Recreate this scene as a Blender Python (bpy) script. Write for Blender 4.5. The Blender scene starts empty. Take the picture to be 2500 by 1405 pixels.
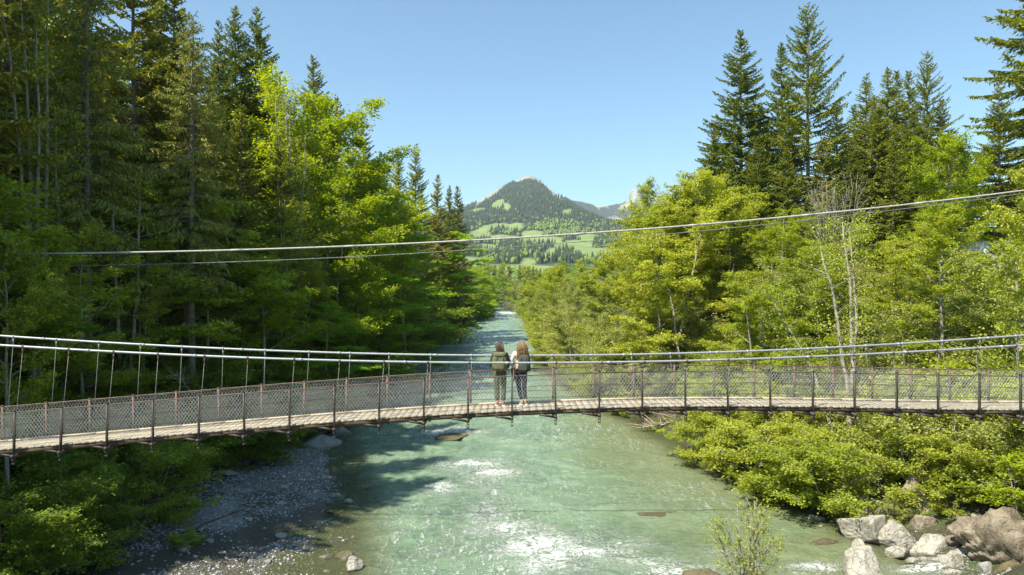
import bpy, bmesh, math, random
import numpy as np
from mathutils import Vector, Matrix
random.seed(7)
C = bpy.context.scene.collection
PI = math.pi
F = 1667.0            # focal length in photograph pixels
CX, CY = 1250.0, 702.5
WZ = -12.0            # water level, camera at z = 0

def px(x, y, Y):
    """world point seen at photograph pixel (x, y) at distance Y"""
    return np.array([(x-CX)/F*Y, Y, (CY-y)/F*Y])

# ------------------------------------------------------------------ scene, world, light
sc = bpy.context.scene
world = bpy.data.worlds.new("World"); sc.world = world; world.use_nodes = True
SUN_D = Vector((0.70, 0.60, 0)).normalized()      # horizontal direction the light travels
SUN_EL = math.radians(54)
wn = world.node_tree.nodes; wl = world.node_tree.links
sky = wn.new('ShaderNodeTexSky'); sky.sky_type = 'NISHITA'; sky.sun_disc = False
sky.sun_elevation = SUN_EL
sky.sun_rotation = math.atan2(-SUN_D.x, -SUN_D.y)
sky.air_density = 1.0; sky.dust_density = 0.2; sky.ozone_density = 2.5; sky.altitude = 900
wn['Background'].inputs['Strength'].default_value = 0.112
tint = wn.new('ShaderNodeMix'); tint.data_type = 'RGBA'; tint.blend_type = 'MULTIPLY'; tint.inputs[0].default_value = 1; tint.inputs[7].default_value = (.84, .98, .90, 1)
wl.new(sky.outputs[0], tint.inputs[6]); wl.new(tint.outputs[2], wn['Background'].inputs['Color'])
sun = bpy.data.lights.new('sun', 'SUN'); sun.energy = 5.0; sun.angle = math.radians(0.5); sun.color = (1, .93, .78)
so = bpy.data.objects.new('sun', sun); C.objects.link(so)
ld = Vector((SUN_D.x*math.cos(SUN_EL), SUN_D.y*math.cos(SUN_EL), -math.sin(SUN_EL)))
so.rotation_euler = ld.to_track_quat('-Z', 'Y').to_euler(); so.location = (-30, -20, 60)
cam = bpy.data.cameras.new('camera'); cam.lens = 24.0; cam.sensor_width = 36.0
cam.clip_start = 0.1; cam.clip_end = 20000
co = bpy.data.objects.new('camera', cam); C.objects.link(co)
co.rotation_euler = (PI/2, 0, 0); sc.camera = co
sc.view_settings.view_transform = 'Standard'; sc.view_settings.look = 'None'
sc.view_settings.exposure = 1.05; sc.view_settings.gamma = 1.0
sc.render.engine = 'CYCLES'
sc.cycles.max_bounces = 8; sc.cycles.diffuse_bounces = 5; sc.cycles.transmission_bounces = 5
sc.cycles.transparent_max_bounces = 8; sc.cycles.volume_bounces = 0
sc.cycles.use_denoising = True

# ------------------------------------------------------------------ numpy noise
def _hash(ix, iy, seed):
    n = (ix.astype(np.int64)*374761393 + iy.astype(np.int64)*668265263 + seed*1442695041) & 0xffffffff
    n = ((n ^ (n >> 13))*1274126177) & 0xffffffff
    n = (n ^ (n >> 16)) & 0xffffffff
    return n.astype(np.float64)/4294967295.0
def vnoise(x, y, seed=0):
    x = np.asarray(x, float); y = np.asarray(y, float)
    ix = np.floor(x); iy = np.floor(y); fx = x-ix; fy = y-iy
    fx = fx*fx*(3-2*fx); fy = fy*fy*(3-2*fy)
    a = _hash(ix, iy, seed); b = _hash(ix+1, iy, seed); c = _hash(ix, iy+1, seed); d = _hash(ix+1, iy+1, seed)
    return (a+(b-a)*fx)*(1-fy)+(c+(d-c)*fx)*fy
def fbm(x, y, octv=4, seed=0, gain=.5):
    s = 0; a = 1; t = 0
    for i in range(octv):
        s = s+a*vnoise(x*2**i+13.7*i, y*2**i-7.1*i, seed+i); t += a; a *= gain
    return s/t
def sstep(a, b, x):
    t = np.clip((np.asarray(x, float)-a)/(b-a), 0, 1); return t*t*(3-2*t)

# ------------------------------------------------------------------ object helpers
def mesh_arr(name, V, quads=None, tris=None, smooth=False):
    V = np.asarray(V, np.float32).reshape(-1, 3)
    me = bpy.data.meshes.new(name)
    me.vertices.add(len(V)); me.vertices.foreach_set('co', V.ravel())
    q = np.zeros((0, 4), np.int32) if quads is None else np.asarray(quads, np.int32).reshape(-1, 4)
    t = np.zeros((0, 3), np.int32) if tris is None else np.asarray(tris, np.int32).reshape(-1, 3)
    nl = q.size+t.size
    me.loops.add(nl); me.loops.foreach_set('vertex_index', np.concatenate([q.ravel(), t.ravel()]))
    me.polygons.add(len(q)+len(t))
    st = np.concatenate([np.arange(len(q))*4, len(q)*4+np.arange(len(t))*3]).astype(np.int32)
    me.polygons.foreach_set('loop_start', st)
    if smooth: me.polygons.foreach_set('use_smooth', np.ones(len(q)+len(t), bool))
    me.update(calc_edges=True); me.validate(verbose=False)
    return me
def attr(me, name, vals):
    a = me.attributes.new(name, 'FLOAT', 'POINT'); a.data.foreach_set('value', np.asarray(vals, np.float32).ravel())
class MB:
    def __init__(s): s.V = []; s.Q = []; s.T = []; s.n = 0
    def add(s, V, Q=None, T=None):
        V = np.asarray(V, float).reshape(-1, 3)
        if Q is not None and len(Q): s.Q.append(np.asarray(Q, int).reshape(-1, 4)+s.n)
        if T is not None and len(T): s.T.append(np.asarray(T, int).reshape(-1, 3)+s.n)
        s.V.append(V); s.n += len(V)
    def tube(s, P, R, n=6, cap=True):
        P = np.asarray(P, float); R = np.broadcast_to(np.asarray(R, float), (len(P),))
        d = np.gradient(P, axis=0); d /= np.linalg.norm(d, axis=1)[:, None]+1e-9
        ref = np.array([0, 0, 1.]) if abs(d[:, 2]).mean() < .8 else np.array([1., 0, 0])
        u = np.cross(d, ref); u /= np.linalg.norm(u, axis=1)[:, None]+1e-9
        v = np.cross(u, d)
        a = np.arange(n)*2*PI/n
        V = P[:, None]+R[:, None, None]*(u[:, None]*np.cos(a)[None, :, None]+v[:, None]*np.sin(a)[None, :, None])
        i, j = np.meshgrid(np.arange(len(P)-1), np.arange(n), indexing='ij'); j2 = (j+1) % n
        Q = np.stack([i*n+j, i*n+j2, (i+1)*n+j2, (i+1)*n+j], -1).reshape(-1, 4)
        V = V.reshape(-1, 3); T = None
        if cap:
            V = np.vstack([V, P[0], P[-1]]); k = len(V)-2; m = (len(P)-1)*n; j = np.arange(n); j2 = (j+1) % n
            T = np.vstack([np.stack([np.full(n, k), j2, j], 1), np.stack([np.full(n, k+1), m+j, m+j2], 1)])
        s.add(V, Q, T)
    def box(s, c, h, M=None):
        """centre, half sizes, optional 3x3 rotation"""
        b = np.array([[x, y, z] for x in (-1, 1) for y in (-1, 1) for z in (-1, 1)], float)*np.asarray(h, float)
        if M is not None: b = b @ np.asarray(M).T
        s.add(b+np.asarray(c, float), [[0, 1, 3, 2], [4, 6, 7, 5], [0, 4, 5, 1], [2, 3, 7, 6], [0, 2, 6, 4], [1, 5, 7, 3]])
    def bar(s, a, b, w, t):
        """box bar from a to b"""
        a = np.asarray(a, float); b = np.asarray(b, float); d = b-a; L = np.linalg.norm(d); d = d/L
        ref = np.array([0, 0, 1.]) if abs(d[2]) < .9 else np.array([0, 1., 0])
        u = np.cross(d, ref); u /= np.linalg.norm(u); v = np.cross(u, d)
        s.box((a+b)/2, (L/2, w/2, t/2), np.stack([d, u, v], 1))
    def mesh(s, name, mat=None, smooth=False):
        me = mesh_arr(name, np.vstack(s.V), np.vstack(s.Q) if s.Q else None, np.vstack(s.T) if s.T else None, smooth)
        if mat: me.materials.append(mat)
        return me
    def build(s, name, mat, parent=None, smooth=False):
        return obj(name, s.mesh(name, mat, smooth), parent)
def obj(name, me, parent=None, loc=None, mat=None):
    o = bpy.data.objects.new(name, me); C.objects.link(o)
    if parent is not None: o.parent = parent
    if loc is not None: o.location = loc
    if mat is not None: me.materials.append(mat)
    return o
def tag(o, label=None, cat=None, group=None, kind=None):
    if label: o['label'] = label
    if cat: o['category'] = cat
    if group: o['group'] = group
    if kind: o['kind'] = kind
    return o
def empty(name, loc=(0, 0, 0), rz=0, label=None, cat=None, group=None):
    o = bpy.data.objects.new(name, None); C.objects.link(o); o.location = loc; o.rotation_euler = (0, 0, rz)
    o.empty_display_size = .3
    return tag(o, label, cat, group)

# ------------------------------------------------------------------ materials
def mat(name):
    m = bpy.data.materials.new(name); m.use_nodes = True
    nt = m.node_tree; nt.nodes.clear()
    out = nt.nodes.new('ShaderNodeOutputMaterial')
    return m, nt, out
def nd(nt, t, **kw):
    n = nt.nodes.new(t)
    for k, v in kw.items():
        if k.startswith('i_'):
            key = k[2:]; key = int(key) if key.isdigit() else key.replace('_', ' ')
            s = n.inputs[key]
            if hasattr(v, 'is_linked') or isinstance(v, bpy.types.NodeSocket): nt.links.new(v, s)
            else: s.default_value = v
        else: setattr(n, k, v)
    return n
def c4(c): return (c[0], c[1], c[2], 1.0)
def ramp(nt, fac, stops, interp='LINEAR'):
    r = nt.nodes.new('ShaderNodeValToRGB'); r.color_ramp.interpolation = interp
    e = r.color_ramp.elements
    while len(e) < len(stops): e.new(0.5)
    for k, (p, c) in enumerate(stops):
        e[k].position = p; e[k].color = c4(c) if len(c) == 3 else c
    nt.links.new(fac, r.inputs[0]); return r.outputs[0]
def math_(nt, op, a, b=None, c=None, clamp=False):
    n = nt.nodes.new('ShaderNodeMath'); n.operation = op; n.use_clamp = clamp
    for i, v in enumerate((a, b, c)):
        if v is None: continue
        if isinstance(v, (int, float)): n.inputs[i].default_value = v
        else: nt.links.new(v, n.inputs[i])
    return n.outputs[0]
def mixc(nt, f, a, b, bt='MIX'):
    n = nt.nodes.new('ShaderNodeMix'); n.data_type = 'RGBA'; n.blend_type = bt
    for k, v in ((0, f), (6, a), (7, b)):
        if isinstance(v, (int, float)): n.inputs[k].default_value = v
        elif isinstance(v, tuple): n.inputs[k].default_value = c4(v)
        else: nt.links.new(v, n.inputs[k])
    return n.outputs[2]
def noise(nt, vec, scale, detail=4, rough=.55, out='Fac', dist=0.0):
    n = nd(nt, 'ShaderNodeTexNoise', i_Scale=scale, i_Detail=detail, i_Roughness=rough, i_Distortion=dist)
    if vec is not None: nt.links.new(vec, n.inputs['Vector'])
    return n.outputs[out]
def bump(nt, h, strength=.3, dist=.05):
    return nd(nt, 'ShaderNodeBump', i_Strength=strength, i_Distance=dist, i_Height=h).outputs[0]
def principled(nt, out, **kw):
    p = nd(nt, 'ShaderNodeBsdfPrincipled', **kw); nt.links.new(p.outputs[0], out.inputs['Surface']); return p
def leaf_mat(name, a, b, c, transl=.4, rough=.5, spec=.3):
    """leaves: colour differs leaf by leaf and tree by tree"""
    m, nt, out = mat(name)
    g = nd(nt, 'ShaderNodeNewGeometry'); oi = nd(nt, 'ShaderNodeObjectInfo')
    f = math_(nt, 'MULTIPLY_ADD', g.outputs['Random Per Island'], .62, math_(nt, 'MULTIPLY', oi.outputs['Random'], .38))
    col = ramp(nt, f, [(0.05, a), (.5, b), (.95, c)])
    p = nd(nt, 'ShaderNodeBsdfPrincipled', i_Base_Color=col, i_Roughness=rough)
    p.inputs['Specular IOR Level'].default_value = spec
    hs = nd(nt, 'ShaderNodeHueSaturation', i_Hue=.488, i_Saturation=1.15, i_Value=1.25, i_Color=col)
    t = nd(nt, 'ShaderNodeBsdfTranslucent', i_Color=hs.outputs[0])
    mx = nd(nt, 'ShaderNodeMixShader', i_0=transl, i_1=p.outputs[0], i_2=t.outputs[0])
    nt.links.new(mx.outputs[0], out.inputs['Surface'])
    return m
def bark_mat(name, a, b, scale=6, strz=.25, moss=None):
    m, nt, out = mat(name)
    tc = nd(nt, 'ShaderNodeTexCoord')
    mp = nd(nt, 'ShaderNodeMapping', i_Vector=tc.outputs['Object']); mp.inputs['Scale'].default_value = (1, 1, strz)
    n1 = noise(nt, mp.outputs[0], scale, 5, .65)
    col = ramp(nt, n1, [(.3, a), (.62, b)])
    if moss:
        n2 = noise(nt, tc.outputs['Object'], .9, 3, .5)
        col = mixc(nt, ramp(nt, n2, [(.5, (0, 0, 0)), (.62, (1, 1, 1))]), col, moss)
    principled(nt, out, i_Base_Color=col, i_Roughness=.85, i_Normal=bump(nt, n1, .6, .03))
    return m
L_SPRUCE = leaf_mat('spruce_needles', (0.088, 0.129, 0.017), (0.195, 0.236, 0.029), (0.325, 0.339, 0.055), .3, .55, .25)
L_SPRUCE_DK = leaf_mat('dark_spruce_needles', (0.099, 0.138, 0.021), (0.224, 0.247, 0.037), (0.400, 0.366, 0.058), .28, .55, .25)
L_SPRUCE_GY = leaf_mat('old_spruce_needles', (0.151, 0.178, 0.037), (0.282, 0.296, 0.057), (0.433, 0.409, 0.091), .22, .6, .2)
L_YELLOW = leaf_mat('yellow_green_leaves', (0.164, 0.247, 0.013), (0.312, 0.408, 0.022), (0.459, 0.513, 0.045), .5)
L_BEECH = leaf_mat('fresh_beech_leaves', (0.102, 0.231, 0.015), (0.236, 0.415, 0.028), (0.438, 0.607, 0.052), .5)
L_ALDER = leaf_mat('light_alder_leaves', (0.183, 0.247, 0.024), (0.330, 0.393, 0.048), (0.519, 0.532, 0.095), .46)
L_WILLOW = leaf_mat('grey_willow_leaves', (0.210, 0.255, 0.055), (0.337, 0.376, 0.087), (0.491, 0.503, 0.145), .42)
L_SHADE = leaf_mat('deep_green_leaves', (0.112, 0.181, 0.022), (0.232, 0.323, 0.039), (0.438, 0.520, 0.067), .48)
BARK_PALE = bark_mat('pale_bark', (.11, .095, .07), (.34, .31, .25), 9, .5)
BARK_GREY = bark_mat('grey_spruce_bark', (.07, .055, .04), (.20, .175, .145), 7, .3)
BARK_MOSS = bark_mat('mossy_bark', (.10, .075, .045), (.26, .20, .13), 7, .3, (.12, .13, .03))

# ------------------------------------------------------------------ terrain functions
_Y = np.array([-900, 0, 20, 28.6, 34, 40, 45, 50, 57, 66, 80, 100, 125, 165, 200, 240, 286, 364, 420, 500, 700, 1200])
_L = np.array([-9, -6, -6, -6.9, -8.2, -9.4, -11, -12.6, -14.6, -16.4, -17.4, -17.8, -17.4, -16.8, -15.8, -12.6, -8.9, -8.5, -18, -60, -160, -400])
_R = np.array([18.5, 18.5, 19, 18.8, 17.0, 15.6, 13.6, 13, 12, 10, 8, 5.2, 6.0, 6.2, 6.0, 5.6, 3.6, -1, -8, -48, -148, -390])
_B = np.array([12, 13, 12.5, 12, 10.2, 8.8, 6.4, 4.6, 1.2, .6, .6, .8, .8, .8, .8, .8, .8, .8, .8, .8, .8, .8])
def LY(Y): return np.interp(Y, _Y, _L)+.5*(fbm(np.asarray(Y)*.35, np.asarray(Y)*0, 3, 3)-.5)
def RY(Y): return np.interp(Y, _Y, _R)+.7*(fbm(np.asarray(Y)*.35, np.asarray(Y)*0+9, 3, 5)-.5)
def BY(Y): return np.interp(Y, _Y, _B)
_base = lambda Y: np.interp(Y, [0, 430, 700, 1000, 1400, 2200, 2800, 4000, 6000, 9000], [0, 0, 8, 26, 58, 146, 228, 320, 320, 250])
def H(X, Y, detail=True):
    X = np.asarray(X, float); Y = np.asarray(Y, float)
    dl = LY(Y)-X; dr = X-RY(Y); B = BY(Y)
    dw = np.maximum(dl, dr)                       # <0 in the river
    bed = WZ-np.clip(-dw*.30, 0, 1.7)-.1
    nb = fbm(X*.12, Y*.12, 4, 11)
    bar = WZ-.1+np.clip(dl, 0, 99)*.05+.25*(fbm(X*.25, Y*.25, 3, 21)-.35)*sstep(0, 2, dl)
    # dark damp channel behind the bar
    d2 = np.clip(dl-B, 0, None)
    hl = bar*(dl < 999)+0
    slope = 0.52*d2*(.8+.5*nb)
    rise = 12.5*(1-np.exp(-slope/12.5))+.05*np.clip(d2-25, 0, None)
    hl = np.where(d2 > 0, WZ-.1+np.minimum(B, dl)*.05+rise+.25*(fbm(X*.25, Y*.25, 3, 21)-.35), bar)
    dR = np.clip(dr, 0, None)
    sl = .62*dR*(.75+.55*nb)
    hr = WZ-.1+14*(1-np.exp(-sl/14))+.06*np.clip(dR-28, 0, None)
    h = np.where(dw < 0, bed, np.where(dl > dr, hl, hr))
    # raised abutments beyond the picture's edges
    h = np.maximum(h, -4.6-.9*np.clip(np.hypot(np.abs(X)-26, Y-17)-4.5, 0, None))
    if detail: h = h+np.where(dw > 1, .35*(fbm(X*.8, Y*.8, 4, 31)-.5)*np.clip((dw-1)/4, 0, 1), 0)
    cap = 10+np.clip((Y-430)/300, 0, 1)*0
    h = np.minimum(h, cap+4*fbm(X*.01, Y*.01, 3, 5))
    far = sstep(430, 900, Y)
    h = h*(1-far)+(_base(Y)+6*(nb-.5))*far
    return h
def grid_mesh(name, xs, ys, fn, smooth=True):
    X, Y = np.meshgrid(xs, ys); Z = fn(X, Y)
    V = np.stack([X, Y, Z], -1).reshape(-1, 3)
    n = len(xs); i, j = np.meshgrid(np.arange(len(ys)-1), np.arange(n-1), indexing='ij')
    Q = np.stack([i*n+j, i*n+j+1, (i+1)*n+j+1, (i+1)*n+j], -1).reshape(-1, 4)
    return mesh_arr(name, V, Q, smooth=smooth), X.ravel(), Y.ravel(), Z.ravel()

# ground sheet
xs = np.unique(np.concatenate([-np.geomspace(34, 4000, 46)[::-1], np.arange(-34, 34, .42), np.geomspace(34, 4000, 46)]))
ys = np.unique(np.concatenate([np.linspace(-800, 10, 24), np.arange(12, 70, .42), np.geomspace(70, 1000, 130)]))
gm, GX, GY, GZ = grid_mesh('ground', xs, ys, H)
dl = LY(GY)-GX; B = BY(GY)
mpl = np.array([(-22, 25), (-15.6, 28.6), (-12.6, 31.9), (-9.8, 37.0)])
def mud_d(X, Y):
    d = np.full(np.shape(X), 99.)
    for (a, b), (c, e) in zip(mpl[:-1], mpl[1:]):
        t = np.clip(((X-a)*(c-a)+(Y-b)*(e-b))/((c-a)**2+(e-b)**2), 0, 1); d = np.minimum(d, np.hypot(X-a-t*(c-a), Y-b-t*(e-b)))
    return d+1.5*(fbm(X*.5, Y*.5, 3, 44)-.5)
grav = np.where(dl > -6, 1-sstep(-1.2, 1.2, dl-B+1.6*(fbm(GX*.4, GY*.4, 3, 8)-.5)), 0)
attr(gm, 'gravel', grav)
attr(gm, 'mud', 1-sstep(.9, 1.9, mud_d(GX, GY)))
attr(gm, 'meadow', sstep(560, 700, GY))
attr(gm, 'wet', 1-sstep(0.02, .35, GZ-WZ))
m, nt, out = mat('ground')
pos = nd(nt, 'ShaderNodeNewGeometry').outputs['Position']
ag = nd(nt, 'ShaderNodeAttribute', attribute_name='gravel').outputs['Fac']
aw = nd(nt, 'ShaderNodeAttribute', attribute_name='wet').outputs['Fac']
n1 = noise(nt, pos, .6, 6, .65); n2 = noise(nt, pos, 5, 5, .7)
soil = mixc(nt, ramp(nt, n1, [(.42, (0, 0, 0)), (.58, (1, 1, 1))]), (.045, .035, .022), (.05, .075, .018))
soil = mixc(nt, ramp(nt, n2, [(.5, (0, 0, 0)), (.75, (1, 1, 1))]), soil, (.09, .095, .03))
vo = nd(nt, 'ShaderNodeTexVoronoi', i_Scale=9.0, i_Vector=pos); vo2 = nd(nt, 'ShaderNodeTexVoronoi', i_Scale=24.0, i_Vector=pos)
peb = mixc(nt, .5, ramp(nt, vo.outputs['Color'], [(.1, (.13, .135, .135)), (.9, (.36, .36, .34))]),
           ramp(nt, vo2.outputs['Color'], [(.1, (.17, .175, .18)), (.55, (.31, .315, .31)), (.97, (.46, .455, .43))]))
mud = noise(nt, pos, .28, 4, .5)
peb = mixc(nt, ramp(nt, mud, [(.44, (0, 0, 0)), (.54, (1, 1, 1))]), peb, (.075, .065, .045))
peb = mixc(nt, math_(nt, 'MULTIPLY', nd(nt, 'ShaderNodeAttribute', attribute_name='mud').outputs['Fac'], .85), peb, (.05, .045, .028))
peb = mixc(nt, math_(nt, 'MULTIPLY', aw, .8), peb, (.075, .07, .045))
col = mixc(nt, ag, soil, peb)
col = mixc(nt, nd(nt, 'ShaderNodeAttribute', attribute_name='meadow').outputs['Fac'], col, (.14, .20, .05))
vd = math_(nt, 'ADD', vo.outputs['Distance'], math_(nt, 'MULTIPLY', vo2.outputs['Distance'], .5))
hb = math_(nt, 'ADD', math_(nt, 'MULTIPLY', vd, -.6), n2)
principled(nt, out, i_Base_Color=col, i_Roughness=math_(nt, 'MULTIPLY_ADD', aw, -.45, .8), i_Normal=bump(nt, hb, .9, .09))
gm.materials.append(m)
tag(obj('ground', gm), kind='structure')

# ------------------------------------------------------------------ river
RAP = [(1185, 1200, 1.0, .7, .5), (1195, 1228, .9, .8, .5), (1180, 1278, .9, .8, .55), (1215, 1300, 1.0, .6, .6), (1480, 1368, 1.6, .5, .55), (1620, 1390, 1.6, .5, .6), (1500, 1300, 1.5, .5, .42), (1420, 1312, 1.4, .5, .5), (1240, 1152, 1.4, .5, .55), (1130, 1110, 1.6, .4, .4), (1000, 1200, 1.2, .5, .35), (1080, 1290, 1.2, .5, .4), (1010, 1350, 1.0, .5, .4), (1000, 1075, 3, 1, .4), (1500, 1235, 1.6, .5, .3), (1600, 1330, 1.6, .4, .4), (1830, 1385, 1.2, .3, .5), (1900, 1345, 1.0, .3, .35), (1105, 1055, 2.6, .75, 1.0), (1060, 1062, 1.3, .5, .9), (1150, 1135, 2.2, .7, .85), (1205, 1158, 1.8, .8, .95), (1080, 1195, .9, .8, .8), (1165, 1180, 1.5, .5, .6),
       (1105, 1150, 1.6, .5, .55), (1190, 1255, 1.3, 1.8, .62), (1165, 1300, 1.2, 1.0, .6), (1240, 1295, 1.6, .7, .72), (1330, 1330, 1.9, .9, 1.0), (1350, 1365, 1.3, 1.0, .9), (1310, 1385, 1.0, .9, .75),
       (1290, 1345, 1.5, .8, .85), (1440, 1350, 2.2, .6, .75), (1530, 1330, 1.8, .55, .6), (1570, 1375, 2.0, .5, .7), (1660, 1400, 2.0, .5, .75), (1410, 1385, 1.5, .5, .6), (1760, 1350, 1.2, .5, .55), (1985, 1385, 1.1, .25, .9), (2270, 1395, 1.6, .35, .8),
       (1090, 1345, 1.0, .4, .5), (1240, 765, 7, 8, .9), (1290, 782, 6, 7, .6), (1250, 830, 6, 3, .55), (1150, 845, 6, 2.0, .6), (1200, 860, 8, 2.0, .5), (1330, 835, 3, 5, .6),
       (1100, 870, 5, 1.5, .5), (1290, 855, 5, 3, .5), (1190, 965, 3, 1.2, .5), (1120, 940, 3, 1, .4)]
def foam_at(X, Y):
    f = np.zeros_like(X)
    for (a, b, sx, sy, s) in RAP:
        yy = F*(-WZ)/(b-CY); xx = (a-CX)/F*yy
        f = np.maximum(f, min(.74, s*.9)*np.exp(-(((X-xx)/(sx*1.75))**2+((Y-yy)/(sy*2.9))**2)**.75))
    return f
vs = [14.0]
while vs[-1] < 640: vs.append(vs[-1]+max(.11, vs[-1]*.0042))
vs = np.array(vs); us = np.linspace(0, 1, 190)
U, VV = np.meshgrid(us, vs)
lx = LY(VV)-5; rx = RY(VV)+5
X = lx+(rx-lx)*U; Y = VV
fo = foam_at(X, Y)
turb = .35+.65*fbm(X*.09, Y*.07, 2, 77)
calm = 1-.6*sstep(1, 9, X-(-1+0*Y))*(Y < 110)*(1-sstep(34, 30, Y))
wx = X+1.3*(fbm(X*.2, Y*.2, 2, 60)-.5)*4; wy = Y+1.3*(fbm(X*.2, Y*.2, 2, 61)-.5)*4
big = fbm(wx*.45, wy*.8, 3, 41)-.5; mid = fbm(wx*1.5, wy*2.3, 3, 47)-.5
rid = 1-np.abs(2*fbm(wx*.7, wy*1.15, 3, 52)-1)
amp = np.clip(1.0, 0, 1)*(1+np.clip((Y-60)/120, 0, .8))
Z = WZ+amp*calm*turb*(.55*big+.26*mid+.18*(rid-.7))+fo*(.16*(fbm(X*2.1, Y*2.1, 3, 90)-.3)+.10)
# standing wave over the sunken boulder and its pillow
dep = WZ-H(X, Y, False)
Vw = np.stack([X, Y, Z], -1).reshape(-1, 3); n = len(us)
i, j = np.meshgrid(np.arange(len(vs)-1), np.arange(n-1), indexing='ij')
wm = mesh_arr('river_water', Vw, np.stack([i*n+j, i*n+j+1, (i+1)*n+j+1, (i+1)*n+j], -1).reshape(-1, 4), smooth=True)
attr(wm, 'silt', sstep(2, 11, X+4*(fbm(X*.1, Y*.06, 2, 33)-.5))*(1-sstep(90, 130, Y))); attr(wm, 'foam', fo); attr(wm, 'depth', dep)
attr(wm, 'crest', (big+.5*mid+rid*.3))
m, nt, out = mat('river_water')
pos = nd(nt, 'ShaderNodeNewGeometry').outputs['Position']
af = nd(nt, 'ShaderNodeAttribute', attribute_name='foam').outputs['Fac']
ad = nd(nt, 'ShaderNodeAttribute', attribute_name='depth').outputs['Fac']
wp = nd(nt, 'ShaderNodeMapping', i_Vector=pos); wp.inputs['Scale'].default_value = (.8, 1.25, 1); wp.inputs['Rotation'].default_value = (0, 0, -.3)
nA = noise(nt, wp.outputs[0], 1.6, 5, .62, dist=1.2); nB = noise(nt, wp.outputs[0], 6.0, 4, .6, dist=.8); nC = noise(nt, pos, .16, 3, .5)
deep = ramp(nt, nC, [(.35, (.085, .145, .095)), (.65, (.140, .205, .130))])
deep = mixc(nt, ramp(nt, math_(nt, 'ADD', nA, math_(nt, 'MULTIPLY', nd(nt, 'ShaderNodeAttribute', attribute_name='crest').outputs['Fac'], .5)), [(.42, (0, 0, 0)), (.82, (1, 1, 1))]), deep, (.200, .285, .185))
asil = nd(nt, 'ShaderNodeAttribute', attribute_name='silt').outputs['Fac']
deep = mixc(nt, math_(nt, 'MULTIPLY', asil, ramp(nt, nC, [(.3, (.45, .45, .45)), (.7, (.9, .9, .9))])), deep, (.150, .165, .075))
colr = mixc(nt, ramp(nt, ad, [(.15, (1, 1, 1)), (1.0, (0, 0, 0))]), deep, (.135, .150, .075))
# foam: lacy
fr = nd(nt, 'ShaderNodeTexNoise', noise_dimensions='3D', i_Scale=1.9, i_Detail=7, i_Roughness=.68, i_Distortion=1.6); nt.links.new(wp.outputs[0], fr.inputs['Vector'])
rg = math_(nt, 'SUBTRACT', 1.0, math_(nt, 'ABSOLUTE', math_(nt, 'MULTIPLY_ADD', fr.outputs['Fac'], 2.0, -1.0)))   # ridge lines
fm = math_(nt, 'ADD', math_(nt, 'MULTIPLY', af, 1.12), math_(nt, 'MULTIPLY_ADD', rg, 2.6, -2.98))
fm = math_(nt, 'ADD', fm, math_(nt, 'MULTIPLY', nB, .35))
sp = nd(nt, 'ShaderNodeMapping', i_Vector=pos); sp.inputs['Scale'].default_value = (1.5, .34, 1); sp.inputs['Rotation'].default_value = (0, 0, .22)
sn = nd(nt, 'ShaderNodeTexNoise', i_Scale=1.1, i_Detail=6, i_Roughness=.6, i_Distortion=1.0); nt.links.new(sp.outputs[0], sn.inputs['Vector'])
srg = math_(nt, 'SUBTRACT', 1.0, math_(nt, 'ABSOLUTE', math_(nt, 'MULTIPLY_ADD', sn.outputs['Fac'], 2.0, -1.0)))
zone = nd(nt, 'ShaderNodeMapRange', i_Value=noise(nt, pos, .11, 2, .5), i_1=.42, i_2=.62).outputs[0]
lines = math_(nt, 'MULTIPLY', ramp(nt, srg, [(.93, (0, 0, 0)), (.985, (1, 1, 1))]), math_(nt, 'MULTIPLY', math_(nt, 'MULTIPLY', zone, nd(nt, 'ShaderNodeMapRange', i_Value=ad, i_1=.3, i_2=1.2).outputs[0]), ramp(nt, nB, [(.42, (0, 0, 0)), (.58, (.8, .8, .8))])))
fine = math_(nt, 'MULTIPLY', ramp(nt, rg, [(.95, (0, 0, 0)), (1.0, (1, 1, 1))]), ramp(nt, nA, [(.54, (0, 0, 0)), (.70, (.5, .5, .5))]))
fm = nd(nt, 'ShaderNodeMapRange', i_Value=fm, i_1=0.0, i_2=.42).outputs[0]
fm = math_(nt, 'MAXIMUM', math_(nt, 'MAXIMUM', fm, fine), lines, clamp=True)
colr = mixc(nt, fm, colr, (.80, .84, .80))
hh = math_(nt, 'ADD', nA, math_(nt, 'MULTIPLY', nB, .2)); hh = math_(nt, 'ADD', hh, math_(nt, 'MULTIPLY', fm, .5))
p = nd(nt, 'ShaderNodeBsdfPrincipled', i_Base_Color=colr, i_Roughness=math_(nt, 'MULTIPLY_ADD', fm, .5, .05), i_IOR=1.34, i_Normal=bump(nt, hh, .8, .22))
gl = nd(nt, 'ShaderNodeBsdfTransparent', i_Color=(.80, .86, .70, 1))
al = nd(nt, 'ShaderNodeMapRange', i_Value=ad, i_1=-.02, i_2=.75, i_3=.30, i_4=1.0).outputs[0]
al = math_(nt, 'MAXIMUM', al, fm)
mx = nd(nt, 'ShaderNodeMixShader', i_0=al, i_1=gl.outputs[0], i_2=p.outputs[0])
nt.links.new(mx.outputs[0], out.inputs['Surface'])
wm.materials.append(m)
tag(obj('river_water', wm), kind='structure')

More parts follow.
